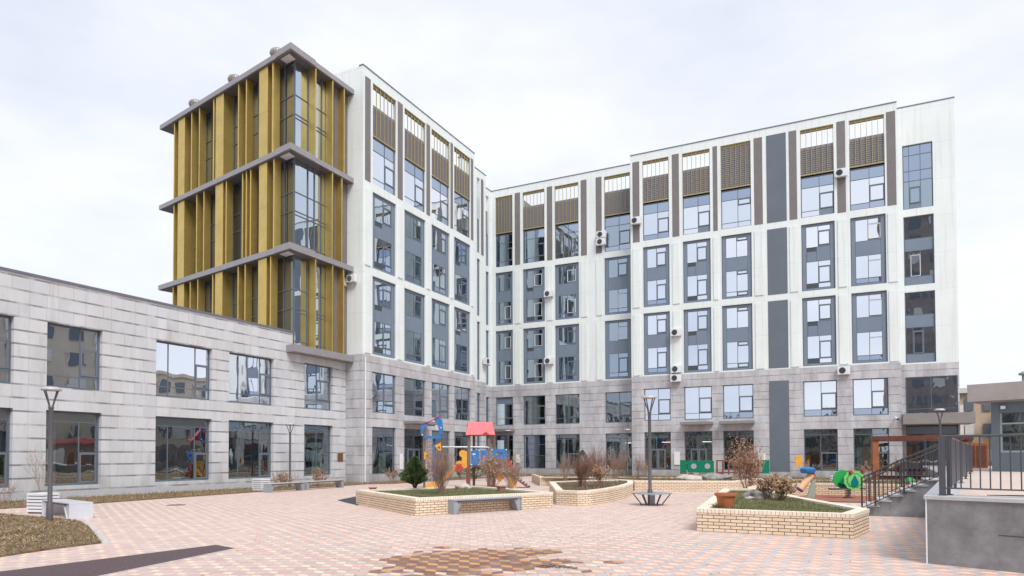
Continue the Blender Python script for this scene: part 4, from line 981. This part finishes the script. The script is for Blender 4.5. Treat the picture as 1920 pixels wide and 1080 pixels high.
bench(Vector((-20.2,12.05,0)),Vector((-22.6,12.75,0)),-.0001+.62,'white metal bench beside the slatted bin at far left','bench_white','bench_white') if False else None
b0=bench(Vector((-22.55,12.55,0)),Vector((-20.15,11.95,0)),.62,'white metal bench beside the slatted bin at far left','bench_white','bench_white',h=.47,legw=.5)
bench(G(507,924),G(571,919.5),.45,'beige topped bench right of the middle slatted bin','bench_grey','seat_beige')
bench(G(575,919),G(645,914),.45,'beige topped bench under the small ground floor window','bench_grey','seat_beige')
def bin_(loc,rot,label,s=.45,h=.62,dark=False):
    t=thing('slatted_bin',label,'litter bin',loc,rot,'white slatted bins')
    for k in range(6): MB().box(-s/2,s/2,-s/2,s/2,.05+k*h/6,.05+k*h/6+h/6-.028).obj('slat_ring',MATS['white_metal'],t,bevel=.006)
    MB().box(-s/2+.03,s/2-.03,-s/2+.03,s/2-.03,0,h-.01).obj('liner',MATS['bench_dark'],t); return t
bn=bin_(Vector((-23.3,13.0,0)),.2,'white slatted bin at the left end of the white bench',.62,.62)
dup(bn,G(492,921.5)+Vector((-.2,.1,0)),0,'white slatted bin left of the middle benches')
dup(bn,(-9.6,50.6,.0),0,'white bin beside the green play train, in front of the block')
dup(bn,(-.7,41.5,.0),.2,'white slatted bin behind the green peacock rider')
# hexagonal bench round the lamp
hb=thing('tree_bench','dark hexagonal bench around the base of the tall street lamp','bench',G(1222,947)+Vector((0,0,0)),.25)
hexp=lambda r,a0=0: [(r*math.cos(PI/3*k+a0),r*math.sin(PI/3*k+a0)) for k in range(6)]
s=MB(); O_,I_=hexp(.72),hexp(.16)
for k in range(6):
    k2=(k+1)%6
    for r0,r1 in ((.2,.36),(.38,.54),(.56,.72)):
        A_=hexp(r0);B_=hexp(r1); s.prism([A_[k],A_[k2],B_[k2],B_[k]],.41,.445)
s.obj('seat',MATS['bench_grey'],hb)
for k in range(6):
    a=PI/3*k; c_,s_=math.cos(a),math.sin(a)
    MB().tube([(.66*c_,.66*s_,.41),(.36*c_,.36*s_,.02)],.022,6).obj('leg',MATS['bench_dark'],hb)
MB().prism(hexp(.42),.0,.02).obj('base_plate',MATS['bench_dark'],hb); MB().prism(hexp(.12),.02,.41).obj('post_collar',MATS['bench_grey'],hb)
# ---------------------------------------------------------------- playground
PT=thing('play_tower','play tower with pink red gabled roof, blue panels, slide and blue climbing arch','play structure',G(895,915),yaw)
def lx(px): return (px-895)/34.7
def lz(py): return (915-py)/34.7
def xz(pts): return [(lx(a),lz(b)) for a,b in pts]
for px,y in ((879,0),(918,0),(886,1.25),(926,1.25)):
    MB().box(lx(px)-.07,lx(px)+.07,y-.07,y+.07,0,lz(811)).obj('post',MATS['play_beam'],PT,bevel=.01)
MB().box(lx(877)-.1,lx(877)+.1,-.1,.1,0,lz(872)).obj('post',MATS['play_brown'],PT)
MB().box(lx(917)-.09,lx(917)+.09,-.1,.1,0,lz(872)).obj('post',MATS['play_brown'],PT)
r=MB(); # gabled roof: ridge along x, slopes to front/back with a notch in the front edge
x0,x1=lx(873),lx(929.5); xr0,xr1=lx(877),lx(924); zr,ze=lz(786),lz(812)
r.prism([(x0,-.18),(x1,-.18),(xr1,.62),(xr0,.62)],0,0) if False else None
def slab(a,b,c,d,t=.04):
    A_=[Vector(q) for q in (a,b,c,d)]; n=(A_[1]-A_[0]).cross(A_[3]-A_[0]).normalized()*t; m_=MB(); i=0
    m_.v=[tuple(q) for q in A_]+[tuple(q-n) for q in A_]; m_.f=[(0,1,2,3),(7,6,5,4),(0,4,5,1),(1,5,6,2),(2,6,7,3),(3,7,4,0)]; return m_
slab((x0,-.25,ze),(x1,-.25,ze),(xr1,.62,zr),(xr0,.62,zr)).obj('roof',MATS['play_roof'],PT)
slab((x1,1.5,ze),(x0,1.5,ze),(xr0,.62,zr),(xr1,.62,zr)).obj('roof',MATS['play_roof'],PT)
for x in (x0+.06,x1-.1): MB().prism([(-.2,ze),(.62,zr-.06),(1.45,ze)],0,.04,'y').obj('gable',MATS['play_red'],PT,rot=PI/2,loc=(x,0,0))
MB().prism(xz([(905,812),(912,806),(919,812)]),-.3,-.24,'y').obj('roof_vent',MATS['play_red'],PT)
MB().box(lx(875),lx(958),-.02,1.35,lz(874),lz(871)).obj('deck',MATS['play_brown'],PT)
def panel(pts,y,mt,nm='panel',t=.04): return MB().prism(xz(pts),y,y+t,'y').obj(nm,MATS[mt],PT,bevel=.006)
panel([(883,841),(899,841),(899,871),(883,871)],-.05,'play_blue')
panel([(901,842),(905,842),(905,871),(901,871)],-.05,'play_blue'); panel([(912,842),(915.5,842),(915.5,871),(912,871)],-.05,'play_blue'); panel([(905,842),(912,842),(912,851),(905,851)],-.05,'play_blue')
panel([(922.5,839.5),(953,839.5),(953,867),(950,863),(938,860.5),(926,863),(922.5,867)],-.05,'play_blue')
for i in range(3): MB().tube([(lx(906+i*2.6),-.04,lz(851)),(lx(906+i*2.6),-.04,lz(871))],.02,6).obj('bar',MATS['play_red'],PT)
m_=MB(); 
m_.prism(xz([(933,846),(937,845),(939,847),(942,846),(944,848),(941,849),(938,848.5),(935,847.5)]),-.075,-.052,'y'); m_.obj('cut_out',MATS['bench_dark'],PT)
MB().prism(xz([(886,848),(892,849),(892,850.5),(886,850.5)]),-.07,-.052,'y').obj('badge',MATS['paper'],PT)
# yellow scroll panel with red flower and slide
panel([(864,842),(870,842),(875.5,845),(875.5,875),(868,878),(858,878),(853,872),(854,864),(861,862),(866,864),(866,856),(861,853),(860,846)],-.12,'play_yellow','scroll_panel')
m_=MB(); cxp,czp=lx(860),lz(875.5)
pts=[(cxp+(.2+.045*math.cos(6*a))*math.cos(a),czp+(.2+.045*math.cos(6*a))*math.sin(a)) for a in [2*PI*k/48 for k in range(48)]]
m_.prism(pts[::-1],-.17,-.13,'y'); m_.obj('flower',MATS['play_red'],PT)
m_=MB(); pp=[(lx(872),lz(864)),(lx(858),lz(872)),(lx(838),lz(893)),(lx(815),lz(910)),(lx(796),lz(914.5))]
for (a,za),(b_,zb) in zip(pp[:-1],pp[1:]):
    m_.quad((a,.05,za),(b_,.05,zb),(b_,.55,zb),(a,.55,za)); 
    for y in (.03,.57): m_.quad((a,y,za-.05),(b_,y,zb-.05),(b_,y,zb+.22),(a,y,za+.22)); m_.quad((a,y+.03,za-.05),(b_,y+.03,zb-.05),(b_,y+.03,zb+.22),(a,y+.03,za+.22)); m_.quad((a,y,za+.22),(b_,y,zb+.22),(b_,y+.03,zb+.22),(a,y+.03,za+.22))
m_.obj('slide',MATS['play_yellow'],PT)
m_=MB(); pp=[(lx(950),lz(858)),(lx(957),lz(862)),(lx(962),lz(872)),(lx(966),lz(884))]
for (a,za),(b_,zb) in zip(pp[:-1],pp[1:]):
    for y in (.1,.6): m_.prism([(a,za-.3),(b_,zb-.3),(b_,zb+.1),(a,za+.1)],y,y+.04,'y')
m_.obj('red_slide',MATS['play_red'],PT)
MB().tube([(lx(828),0,lz(835)),(lx(918),0,lz(836))],.035,8).tube([(lx(828),.3,lz(836)),(lx(918),.3,lz(837))],.03,8).obj('hand_bar',MATS['steel'],PT)
slab((lx(966),.0,lz(893)),(lx(999),.0,lz(917)),(lx(999),.9,lz(917)),(lx(966),.9,lz(893)),.08).obj('climbing_ramp',MATS['play_brown'],PT)
m_=MB()
for k in range(6): a=k/6; m_.box(lx(968+31*a),lx(968+31*a)+.1,0,.9,lz(893.5+24*a),lz(893.5+24*a)+.06)
m_.obj('ramp_cleat',MATS['bench_dark'],PT)
panel([(955,897),(960,894),(968,896),(972,903),(970,915),(958,916),(955,908)],.2,'play_yellow','side_panel')
panel([(930,884),(944,884),(946,898),(938,905),(931,898)],.6,'play_yellow','side_panel')
for px_,py_ in ((884,842),(898,842),(884,870),(898,870),(924,841),(951.5,841),(924,865),(951.5,865),(829,835),(917,837),(825,798),(789,812)):
    MB().tube([(lx(px_),-.10,lz(py_)),(lx(px_),-.05,lz(py_))],.035,8).obj('bolt',MATS['paper'],PT)
# blue climbing arch
for px in (791,826):
    MB().box(lx(px)-.06,lx(px)+.06,.2,.34,0,lz(800)).obj('post',MATS['play_beam'],PT)
def arch(pts,y): return panel(pts,y,'play_blue','arch_side')
arch([(785,812),(784,797),(787,790),(794,786),(800,789),(797,793),(792,798),(790,805),(789,813)],.12)
arch([(811,781),(816,778),(823,778),(827,786),(828,798),(827,811),(820,812),(820,801),(817,791),(812,785)],.12)
MB().tube([(lx(788),.1,lz(790)),(lx(800),.1,lz(787)),(lx(827),.1,lz(772.5))],.03,6).obj('top_bar',MATS['play_red'],PT)
MB().tube([(lx(797),.3,lz(793)),(lx(812),.3,lz(793))],.04,6).obj('rung',MATS['bench_dark'],PT)
MB().box(lx(792),lx(827),.1,.35,lz(819),lz(814)).obj('cross_beam',MATS['play_blue'],PT)
MB().box(lx(808),lx(812.5),.32,.38,lz(900),lz(818)).obj('blue_post',MATS['play_blue'],PT)
for k in range(9): MB().tube([(lx(800),.1,lz(825+k*8)),(lx(807),.1,lz(825+k*8))],.022,6).obj('rung',MATS['play_red'],PT)
MB().tube([(lx(800),.1,lz(818)),(lx(800),.1,0)],.018,6).tube([(lx(807),.1,lz(818)),(lx(807),.1,0)],.018,6).obj('ladder_rail',MATS['steel'],PT)
for P_ in ([(812,833),(824,826.5),(825.5,842),(820,843)],[(791.5,844),(803,851),(803,854),(792,860)]):
    cxm=sum(a for a,b in P_)/4; czm=sum(b for a,b in P_)/4
    panel(P_,.02,'play_yellow','hand_hold'); MB().prism(xz([(cxm-2.5,czm),(cxm+2,czm-3),(cxm+2,czm+3)]),.0,.018,'y').obj('cut_out',MATS['bench_dark'],PT)
# green play train at the back
TR=thing('play_train','green play train car with round windows and brown carriage by the doors','play structure',(-10.6,49.8,0),yaw*.5)
MB().box(0,1.85,0,.05,.55,1.4).obj('side_panel',MATS['play_green'],TR,bevel=.02)
MB().box(-.5,-.05,.0,.9,.45,1.45).obj('cab',MATS['play_green'],TR,bevel=.02)
for x in (.45,1.4): MB().tube([(x,-.02,1.0),(x,.0,1.0)],.2,20).obj('window',MATS['bench_grey'],TR)
for x in (-.25,.25,1.6,2.3): MB().tube([(x,-.1,.28),(x,0,.28)],.26,20).obj('wheel',MATS['play_brown'],TR)
for k in range(8): MB().box(2.0+k*.4,2.12+k*.4,0,.05,.4,1.45).obj('slat',MATS['play_brown'],TR)
MB().box(2.0,5.2,.06,.1,1.35,1.45).box(2.0,5.2,.06,.1,.5,.6).obj('rail',MATS['play_brown'],TR)
MB().box(5.1,5.6,0,.05,.5,1.45).obj('end_panel',MATS['play_green'],TR,bevel=.02)
MB().box(7.3,7.75,0,.05,1.0,1.75).obj('flag_panel',MATS['play_yellow'],TR,bevel=.02)
# rubber safety pad with spring riders
pc=G(1590,934)
pad=[(pc.x+2.6*math.cos(2*PI*k/40),pc.y+2.4*math.sin(2*PI*k/40)) for k in range(40)]
tag(MB().prism(pad,-.02,.006).obj('safety_pad',MATS['rubber_red']),'red rubber safety pad under the peacock spring rider','rubber mat')
pad=[(pc.x+3.3*math.cos(2*PI*k/40),pc.y+3.0*math.sin(2*PI*k/40)) for k in range(40)]
tag(MB().prism(pad,-.03,.003).obj('pad_border',MATS['rubber_dark']),'dark grey border ring around the red rubber pad','rubber mat')
def spring(mb,h=.35,r=.1):
    pts=[(r*math.cos(a),r*math.sin(a),.04+(h-.04)*a/(2*PI*5)) for a in [2*PI*5*k/80 for k in range(81)]]
    return mb.tube(pts,.02,6)
PC=thing('spring_rider','green peacock spring rider with fan tail on the red rubber pad','spring rider',G(1590,934),yaw+.1)
spring(MB()).obj('spring',MATS['bench_dark'],PC,smooth=True); MB().lathe([(.2,0),(.2,.05)],16).obj('base',MATS['bench_dark'],PC)
m44=44.
MB().box(-.8,.75,-.12,.12,.36,.42).obj('foot_rest',MATS['bench_dark'],PC,bevel=.02)
fan=[(.0+ .52*math.cos(a)*(1+.03*math.cos(9*a)),.80+ .38*math.sin(a)*(1+.04*math.cos(9*a))) for a in [2*PI*k/60 for k in range(60)]]
def fanp(cx,cz,rx,rz,y0,y1,mt,nm,n=60,rip=.04):
    return MB().prism([(cx+rx*math.cos(a)*(1+rip*math.cos(11*a)),cz+rz*math.sin(a)*(1+rip*math.cos(11*a))) for a in [-2*PI*k/n for k in range(n)]],y0,y1,'y').obj(nm,MATS[mt],PC)
fanp(-.12,.78,.44,.38,.12,.17,'leaf_green','back_panel'); fanp(.18,.74,.44,.40,-.17,-.12,'lime','tail_fan')
fanp(.18,.74,.34,.31,-.182,-.172,'leaf_green','tail_ring',rip=.06); fanp(.18,.74,.29,.26,-.194,-.184,'lime','tail_ring',rip=.02)
MB().prism([(.18+a,.66+b) for a,b in [(0,.3),(-.08,.16),(-.17,.02),(-.15,-.12),(0,-.18),(.15,-.12),(.17,.02),(.08,.16)]],-.215,-.196,'y').obj('body',MATS['teal'],PC)
MB().tube([(.0,-.1,1.05),(.02,-.25,1.1)],.07,10).obj('head',MATS['play_red'],PC,smooth=True); MB().box(-.35,-.05,-.12,.12,.6,.64).obj('seat',MATS['teal'],PC)
RD=thing('spring_rider','play figure with a tilted orange cylinder body and round blue disc seat','spring rider',G(1513,934),yaw)
MB().lathe([(.16,0),(.16,.05)],16).obj('base',MATS['boulder'],RD); MB().prism([(.0,0),(.32,0),(.38,.75),(.24,.78)],.0,.05,'y').obj('support',mat('grey_green',(.3,.36,.3),.7),RD)
MB().tube([(-.28,0,.38),(.22,0,.98)],.14,16).obj('cylinder',mat('peach',(.78,.50,.30),.5),RD,smooth=True)
MB().tube([(-.32,0,.33),(-.28,0,.38)],.15,16).obj('end_cap',mat('violet',(.12,.05,.25),.5),RD); MB().tube([(.22,0,.98),(.3,0,1.0)],.13,14).obj('end_cap',MATS['play_red'],RD)
MB().lathe([(.02,1.02),(.25,1.03),(.3,1.10),(.3,1.22),(.22,1.28),(.02,1.3)],24,(.05,0,0)).obj('disc',MATS['play_blue'],RD,smooth=True)
tb=thing('play_dome','small bright green dome seen through the stair railing','play item',G(1706,906,.3),0)
MB().lathe([(.3,0),(.28,.15),(.15,.28),(.02,.32)],16).obj('dome',MATS['leaf_green'],tb,smooth=True)
# ---------------------------------------------------------------- pergola, terrace, stairs, railings, kiosk
PG=thing('pergola','rust brown flat roofed pergola frame standing before the block at right','pergola',(1.05,42.0,0),0)
MB().box(0,4.6,-.15,2.6,2.55,2.8).obj('roof_frame',MATS['rust_wood'],PG,bevel=.01)
for x,y,mt in ((0,-.1,'orange_wood'),(0,2.3,'orange_wood'),(4.25,-.1,'rust_wood'),(4.25,2.3,'rust_wood')): MB().box(x,x+.3,y,y+.28,0,2.55).obj('post',MATS[mt],PG,bevel=.01)
MB().box(.35,4.2,2.2,2.35,.85,1.0).box(.35,4.2,2.2,2.35,.45,.6).obj('back_rail',MATS['rust_wood'],PG)
MB().box(.35,4.2,1.5,2.1,.42,.5).obj('seat',MATS['rust_wood'],PG)
TZ=1.12
TR_=thing('terrace','raised grey concrete terrace with pale stone edging at lower right','terrace',(1.1,13.2,0))
def tl(x,y): return (x-1.1,y-13.2)
d=Vector((1.22,-.5)).normalized()
pol=[(1.1,13.2),(1.1+d.x*7,13.2+d.y*7),(22,6),(22,48),(3.9,48),(3.0,30.0),(2.4,24.7),(2.3,22.7)]
def walls(mb,poly,z0,z1):
    u=0
    for i in range(len(poly)):
        a,b=poly[i],poly[(i+1)%len(poly)]; mb.quad((*a,z0),(*b,z0),(*b,z1),(*a,z1))
pl=[tl(*p) for p in pol]
o=MB().prism(pl,-.05,TZ-.06).obj('retaining_wall',MATS['concrete_dark'],TR_)
cap=inset(pl,-.03)
MB().prism(cap,TZ-.06,TZ-.005).obj('edging',MATS['granite_cap'],TR_)
MB().prism(inset(pl,.45),TZ-.01,TZ).obj('deck_paving',MATS['pot_pink'] if False else mat('deck_pavers',(.60,.49,.43),.85,var=.15,vscale=5),TR_)
jn=MB(); dv=Vector((.925,-.379,0)); nv=Vector((-.379,-.925,0))
q=[dv*1.0+nv*.004,dv*6.9+nv*.004]; jn.quad(q[0]+Vector((0,0,.54)),q[1]+Vector((0,0,.54)),q[1]+Vector((0,0,.555)),q[0]+Vector((0,0,.555)))
for u_ in (1.0,3.4,5.8): p_=dv*u_+nv*.004; p2_=dv*(u_+.014)+nv*.004; jn.quad(p_,p2_,p2_+Vector((0,0,1.06)),p_+Vector((0,0,1.06))) if u_>1 else None
jn.obj('wall_joint',MATS['vent_dark'],TR_)
MB().box(-.008,.012,-.008,.012,0,TZ-.06).obj('corner_trim',MATS['white_metal'],TR_)
MB().prism([tl(2.0,13.6),tl(4.2,13.0),tl(6,13.2),tl(6,14.6)],TZ,TZ+.012).obj('rubber_mat',MATS['rubber_dark'],TR_)
ST=thing('outdoor_stairs','grey concrete steps with pale treads climbing right to the terrace','stairs',(.42,22.72,0))
xs0=0
for k in range(6):
    z=.31+k*.155; x=k*.31
    MB().box(x,x+.31 if k<5 else x+.5,0,1.9,0,z-.045).obj('step',MATS['concrete_dark'],ST)
    MB().box(x-.03,(x+.31 if k<5 else x+.5),-.02,1.92,z-.045,z).obj('tread',MATS['granite_cap'],ST)
def railing(pts,label,h=1.0,mt='rail_metal',step=.12,name='railing',double=False,posts=None,r=.012,low=.12,mid=None,pw=.025):
    """pts: list of base points; pickets between a top and a bottom rail"""
    t=thing(name,label,'railing',pts[0],0); o_=Vector(pts[0])
    P=[Vector(p)-o_ for p in pts]
    tr=MB(); tr.tube([p+Vector((0,0,h)) for p in P],.022,8); 
    if double: tr.tube([p+Vector((0,0,h-.13)) for p in P],.022,8)
    tr.obj('top_rail',MATS[mt],t)
    b=MB(); b.tube([p+Vector((0,0,low)) for p in P],.014,6); b.obj('bottom_rail',MATS[mt],t)
    if mid: b=MB(); b.tube([p+Vector((0,0,mid)) for p in P],.012,6); b.obj('middle_rail',MATS[mt],t)
    for a,c in zip(P[:-1],P[1:]):
        L_=(c-a).length; n=max(1,int(L_/step))
        for i in range(1,n):
            p=a+(c-a)*(i/n); MB().tube([p+Vector((0,0,low)),p+Vector((0,0,h-(.13 if double else 0)))],r,5,cap=False).obj('picket',MATS[mt],t)
    for p in P: MB().box(p.x-pw,p.x+pw,p.y-pw,p.y+pw,p.z,p.z+h+.004).box(p.x-.06,p.x+.06,p.y-.06,p.y+.06,p.z,p.z+.012).obj('post',MATS[mt],t)
    return t
railing([(.27,22.6,.12),(.62,22.6,.30),(1.35,22.6,.68),(2.3,22.6,1.12)],'dark sloping railing with double handrail on the near side of the stairs',1.0,'rail_metal',.115,double=True)
railing([(.5,24.55,.2),(1.4,24.55,.68),(2.4,24.55,1.12)],'dark sloping railing on the far side of the stairs',.95,'rail_metal',.14)
railing([(1.47,13.62,TZ),(1.86,16.2,TZ),(2.34,19.3,TZ),(2.83,22.5,TZ)],'dense grey railing running back along the terrace edge',.98,'rail_grey',.085,r=.016)
railing([(3.15,24.9,TZ),(3.65,28.0,TZ),(4.1,31.0,TZ)],'grey railing continuing beyond the stairs along the terrace edge',1.0,'rail_grey',.12)
dd=Vector((.925,-.379))
railing([(1.36,13.42,TZ),(1.36+dd.x*1.9,13.42+dd.y*1.9,TZ),(1.36+dd.x*3.9,13.42+dd.y*3.9,TZ)],'dark railing along the front edge of the terrace',.98,'rail_grey',.13,r=.011,pw=.045)
railing([(4.1,30.2,TZ),(8.5,28.4,TZ)],'low middle railing between terrace edge and kiosk',1.05,'rail_metal',.5) if False else None
KS=thing('kiosk','small flat roofed glass kiosk with thick grey fascia on the terrace','kiosk',(4.99,32.66,TZ),-.40)
# local: near left column at origin
slabp=[(-.72,-.3),(8,-.5),(8,5),(-.72,5)]
MB().prism(slabp,2.78,3.47).obj('roof_slab',MATS['kiosk_fascia'],KS,bevel=.01)
MB().prism(inset(slabp,.2),2.72,2.779).obj('soffit',MATS['ledge_metal'],KS)
MB().box(0,.28,0,.28,0,2.72).box(.28,7,.02,.2,2.3,2.72).box(.28,7,.02,.2,0,.75).obj('frame',MATS['slate_panel'],KS)
MB().box(0,.2,.28,4.5,0,2.72).obj('side_wall',MATS['slate_panel'],KS)
k=MB(); k.quad((.28,.1,.75),(7,.1,.75),(7,.1,2.35),(.28,.1,2.35)); k.obj('pane',MATS['ground_glass'],KS)
MB().box(.28,.34,.04,.12,.75,2.35).box(.34,7,.05,.1,1.85,1.91).box(.34,7,.05,.1,.75,.82).box(2.5,2.56,.05,.1,.82,1.85).obj('window_bar',mat('pale_bar',(.3,.38,.4),.5),KS)
MB().box(.4,7,3.2,3.3,0,2.9).obj('back_wall',mat('room_grey',(.25,.27,.25),.9,var=.3),KS)
MB().box(1.2,1.7,1.0,1.4,0,1.5).box(2.0,2.5,1.2,1.5,0,1.45).obj('furniture',MATS['bench_dark'],KS)
MB().tube([(.9,.8,3.4),(.9,.8,3.8)],.05,8).obj('vent_pipe',MATS['louvre_grey'],KS); MB().lathe([(.14,3.8),(.17,3.86),(.02,3.95)],12,(.9,.8,0)).obj('vent_cap',MATS['louvre_grey'],KS)
MB().box(.35,.5,-.12,.0,2.45,2.57).obj('floodlight',MATS['white_metal'],KS)
# orange crate-like cabinet and pier seen past the railing
o=thing('wooden_cabinet','orange brown wooden cabinet left of the kiosk','cabinet',(4.9,39.5,TZ),0)
MB().box(0,1.0,0,.5,0,1.25).obj('body',MATS['orange_wood'],o,bevel=.02); MB().box(.08,.46,-.03,-.002,.1,1.1).box(.54,.92,-.03,-.002,.1,1.1).obj('door',MATS['rust_wood'],o)
o=thing('stone_pier','grey stone gate pier with pale side beyond the terrace railing','pier',(6.0,62,0),0)
MB().box(0,1.1,0,1.1,0,5.7).obj('shaft',MATS['canopy_stone'],o); MB().box(1.1,1.75,.1,1.0,0,5.6).obj('pale_face',MATS['far_white'],o)
# ---------------------------------------------------------------- far buildings
def block(name,label,x0,x1,y0,y1,h,mt,floors,face,n,wmat='mirror_glass',base=None,cornice='far_beige',cat='building',rot=0):
    t=thing(name,label,cat,(x0,y0,0),rot); W_,D_=x1-x0,y1-y0
    MB().box(0,W_,0,D_,0,h).obj('wall',MATS[mt],t); MB().box(-.5,W_+.5,-.5,D_+.5,h,h+.6).obj('cornice',MATS[cornice],t)
    if base: MB().box(-.12,W_+.12,-.12,D_+.12,0,base).obj('base_wall',MATS['far_brick'],t)
    for f in range(floors):
        z=h*(f+.28)/floors; hh=h/floors*.5; wf=None
        for i in range(n):
            if face=='x-': c=D_*(i+.5)/n; q=(-.16,-.13,c-D_/n*.25,c+D_/n*.25)
            elif face=='y+': c=W_*(i+.5)/n; q=(c-W_/n*.25,c+W_/n*.25,D_+.13,D_+.16)
            else: c=W_*(i+.5)/n; q=(c-W_/n*.25,c+W_/n*.25,-.16,-.13)
            MB().box(*q,z,z+hh).obj('window',MATS['slate_panel'] if (i+f)%3 else MATS['far_white'],t)
            if face=='x-' : MB().box(-.25,-.17,q[2]-.2,q[2]-.02,z-.1,z+hh+.1).obj('window_trim',MATS['far_white'],t)
    return t
block('brick_house','distant beige and orange house visible between the block and the kiosk',8.5,16,101,112,9.4,'far_orange',3,'y-',4,cornice='far_white')
block('brick_house','distant pale house with orange side behind the gate pier',17,30,92,103,7.4,'far_beige',2,'y-',5,cornice='far_brick')
block('office_house','beige house with brick base across the square, mirrored in the stone wing windows',44,56,73,88,15.5,'far_beige',4,'x-',5,base=3.8)
block('office_house','tall beige house with brick base, mirrored in the leftmost stone wing windows',42,56,34,72,21.5,'far_beige',6,'x-',9,base=4)
block('apartment_tower','brown brick apartment tower mirrored in the right end windows of the block',6.5,34,-52,-34,48,'far_brick',14,'y+',8)
block('red_roof_shop','low shop with red roof, mirrored in the ground floor windows of the stone wing',30,36,24,58,3.4,'far_brick',1,'x-',8,cornice='play_roof')
for i,(x,hh) in enumerate(((-60,9),(-48,11),(-36,8),(-25,10),(-13,9),(-2,11))):
    t=thing('bare_tree','leafless tree of the row mirrored in the first floor windows','tree',(x,-46,0),0,'leafless trees behind the viewer')
    rr=random.Random(i); m_=MB()
    for k in range(260):
        a=rr.uniform(0,2*PI); z=rr.uniform(.25,1)*hh; r_=hh*.42*math.sin(PI*min(1,z/hh))**.5*rr.random()**.5+.3
        p=Vector((r_*math.cos(a),r_*math.sin(a),z)); m_.tube([p,p+Vector((rr.uniform(-1,1),rr.uniform(-1,1),rr.uniform(.4,1.6)))],.06,3,cap=False)
    m_.obj('crown',MATS['crown_brown'],t); MB().tube([(0,0,0),(0,0,hh*.8)],[.25,.06],8).obj('trunk',MATS['bark'],t)
block('long_house','long low house mirrored at the foot of the first floor windows',-75,4,-62,-54,9,'far_beige',3,'y+',16)
# cleanup: the two crown tones of an evergreen are one part
print('objects',len(bpy.data.objects))
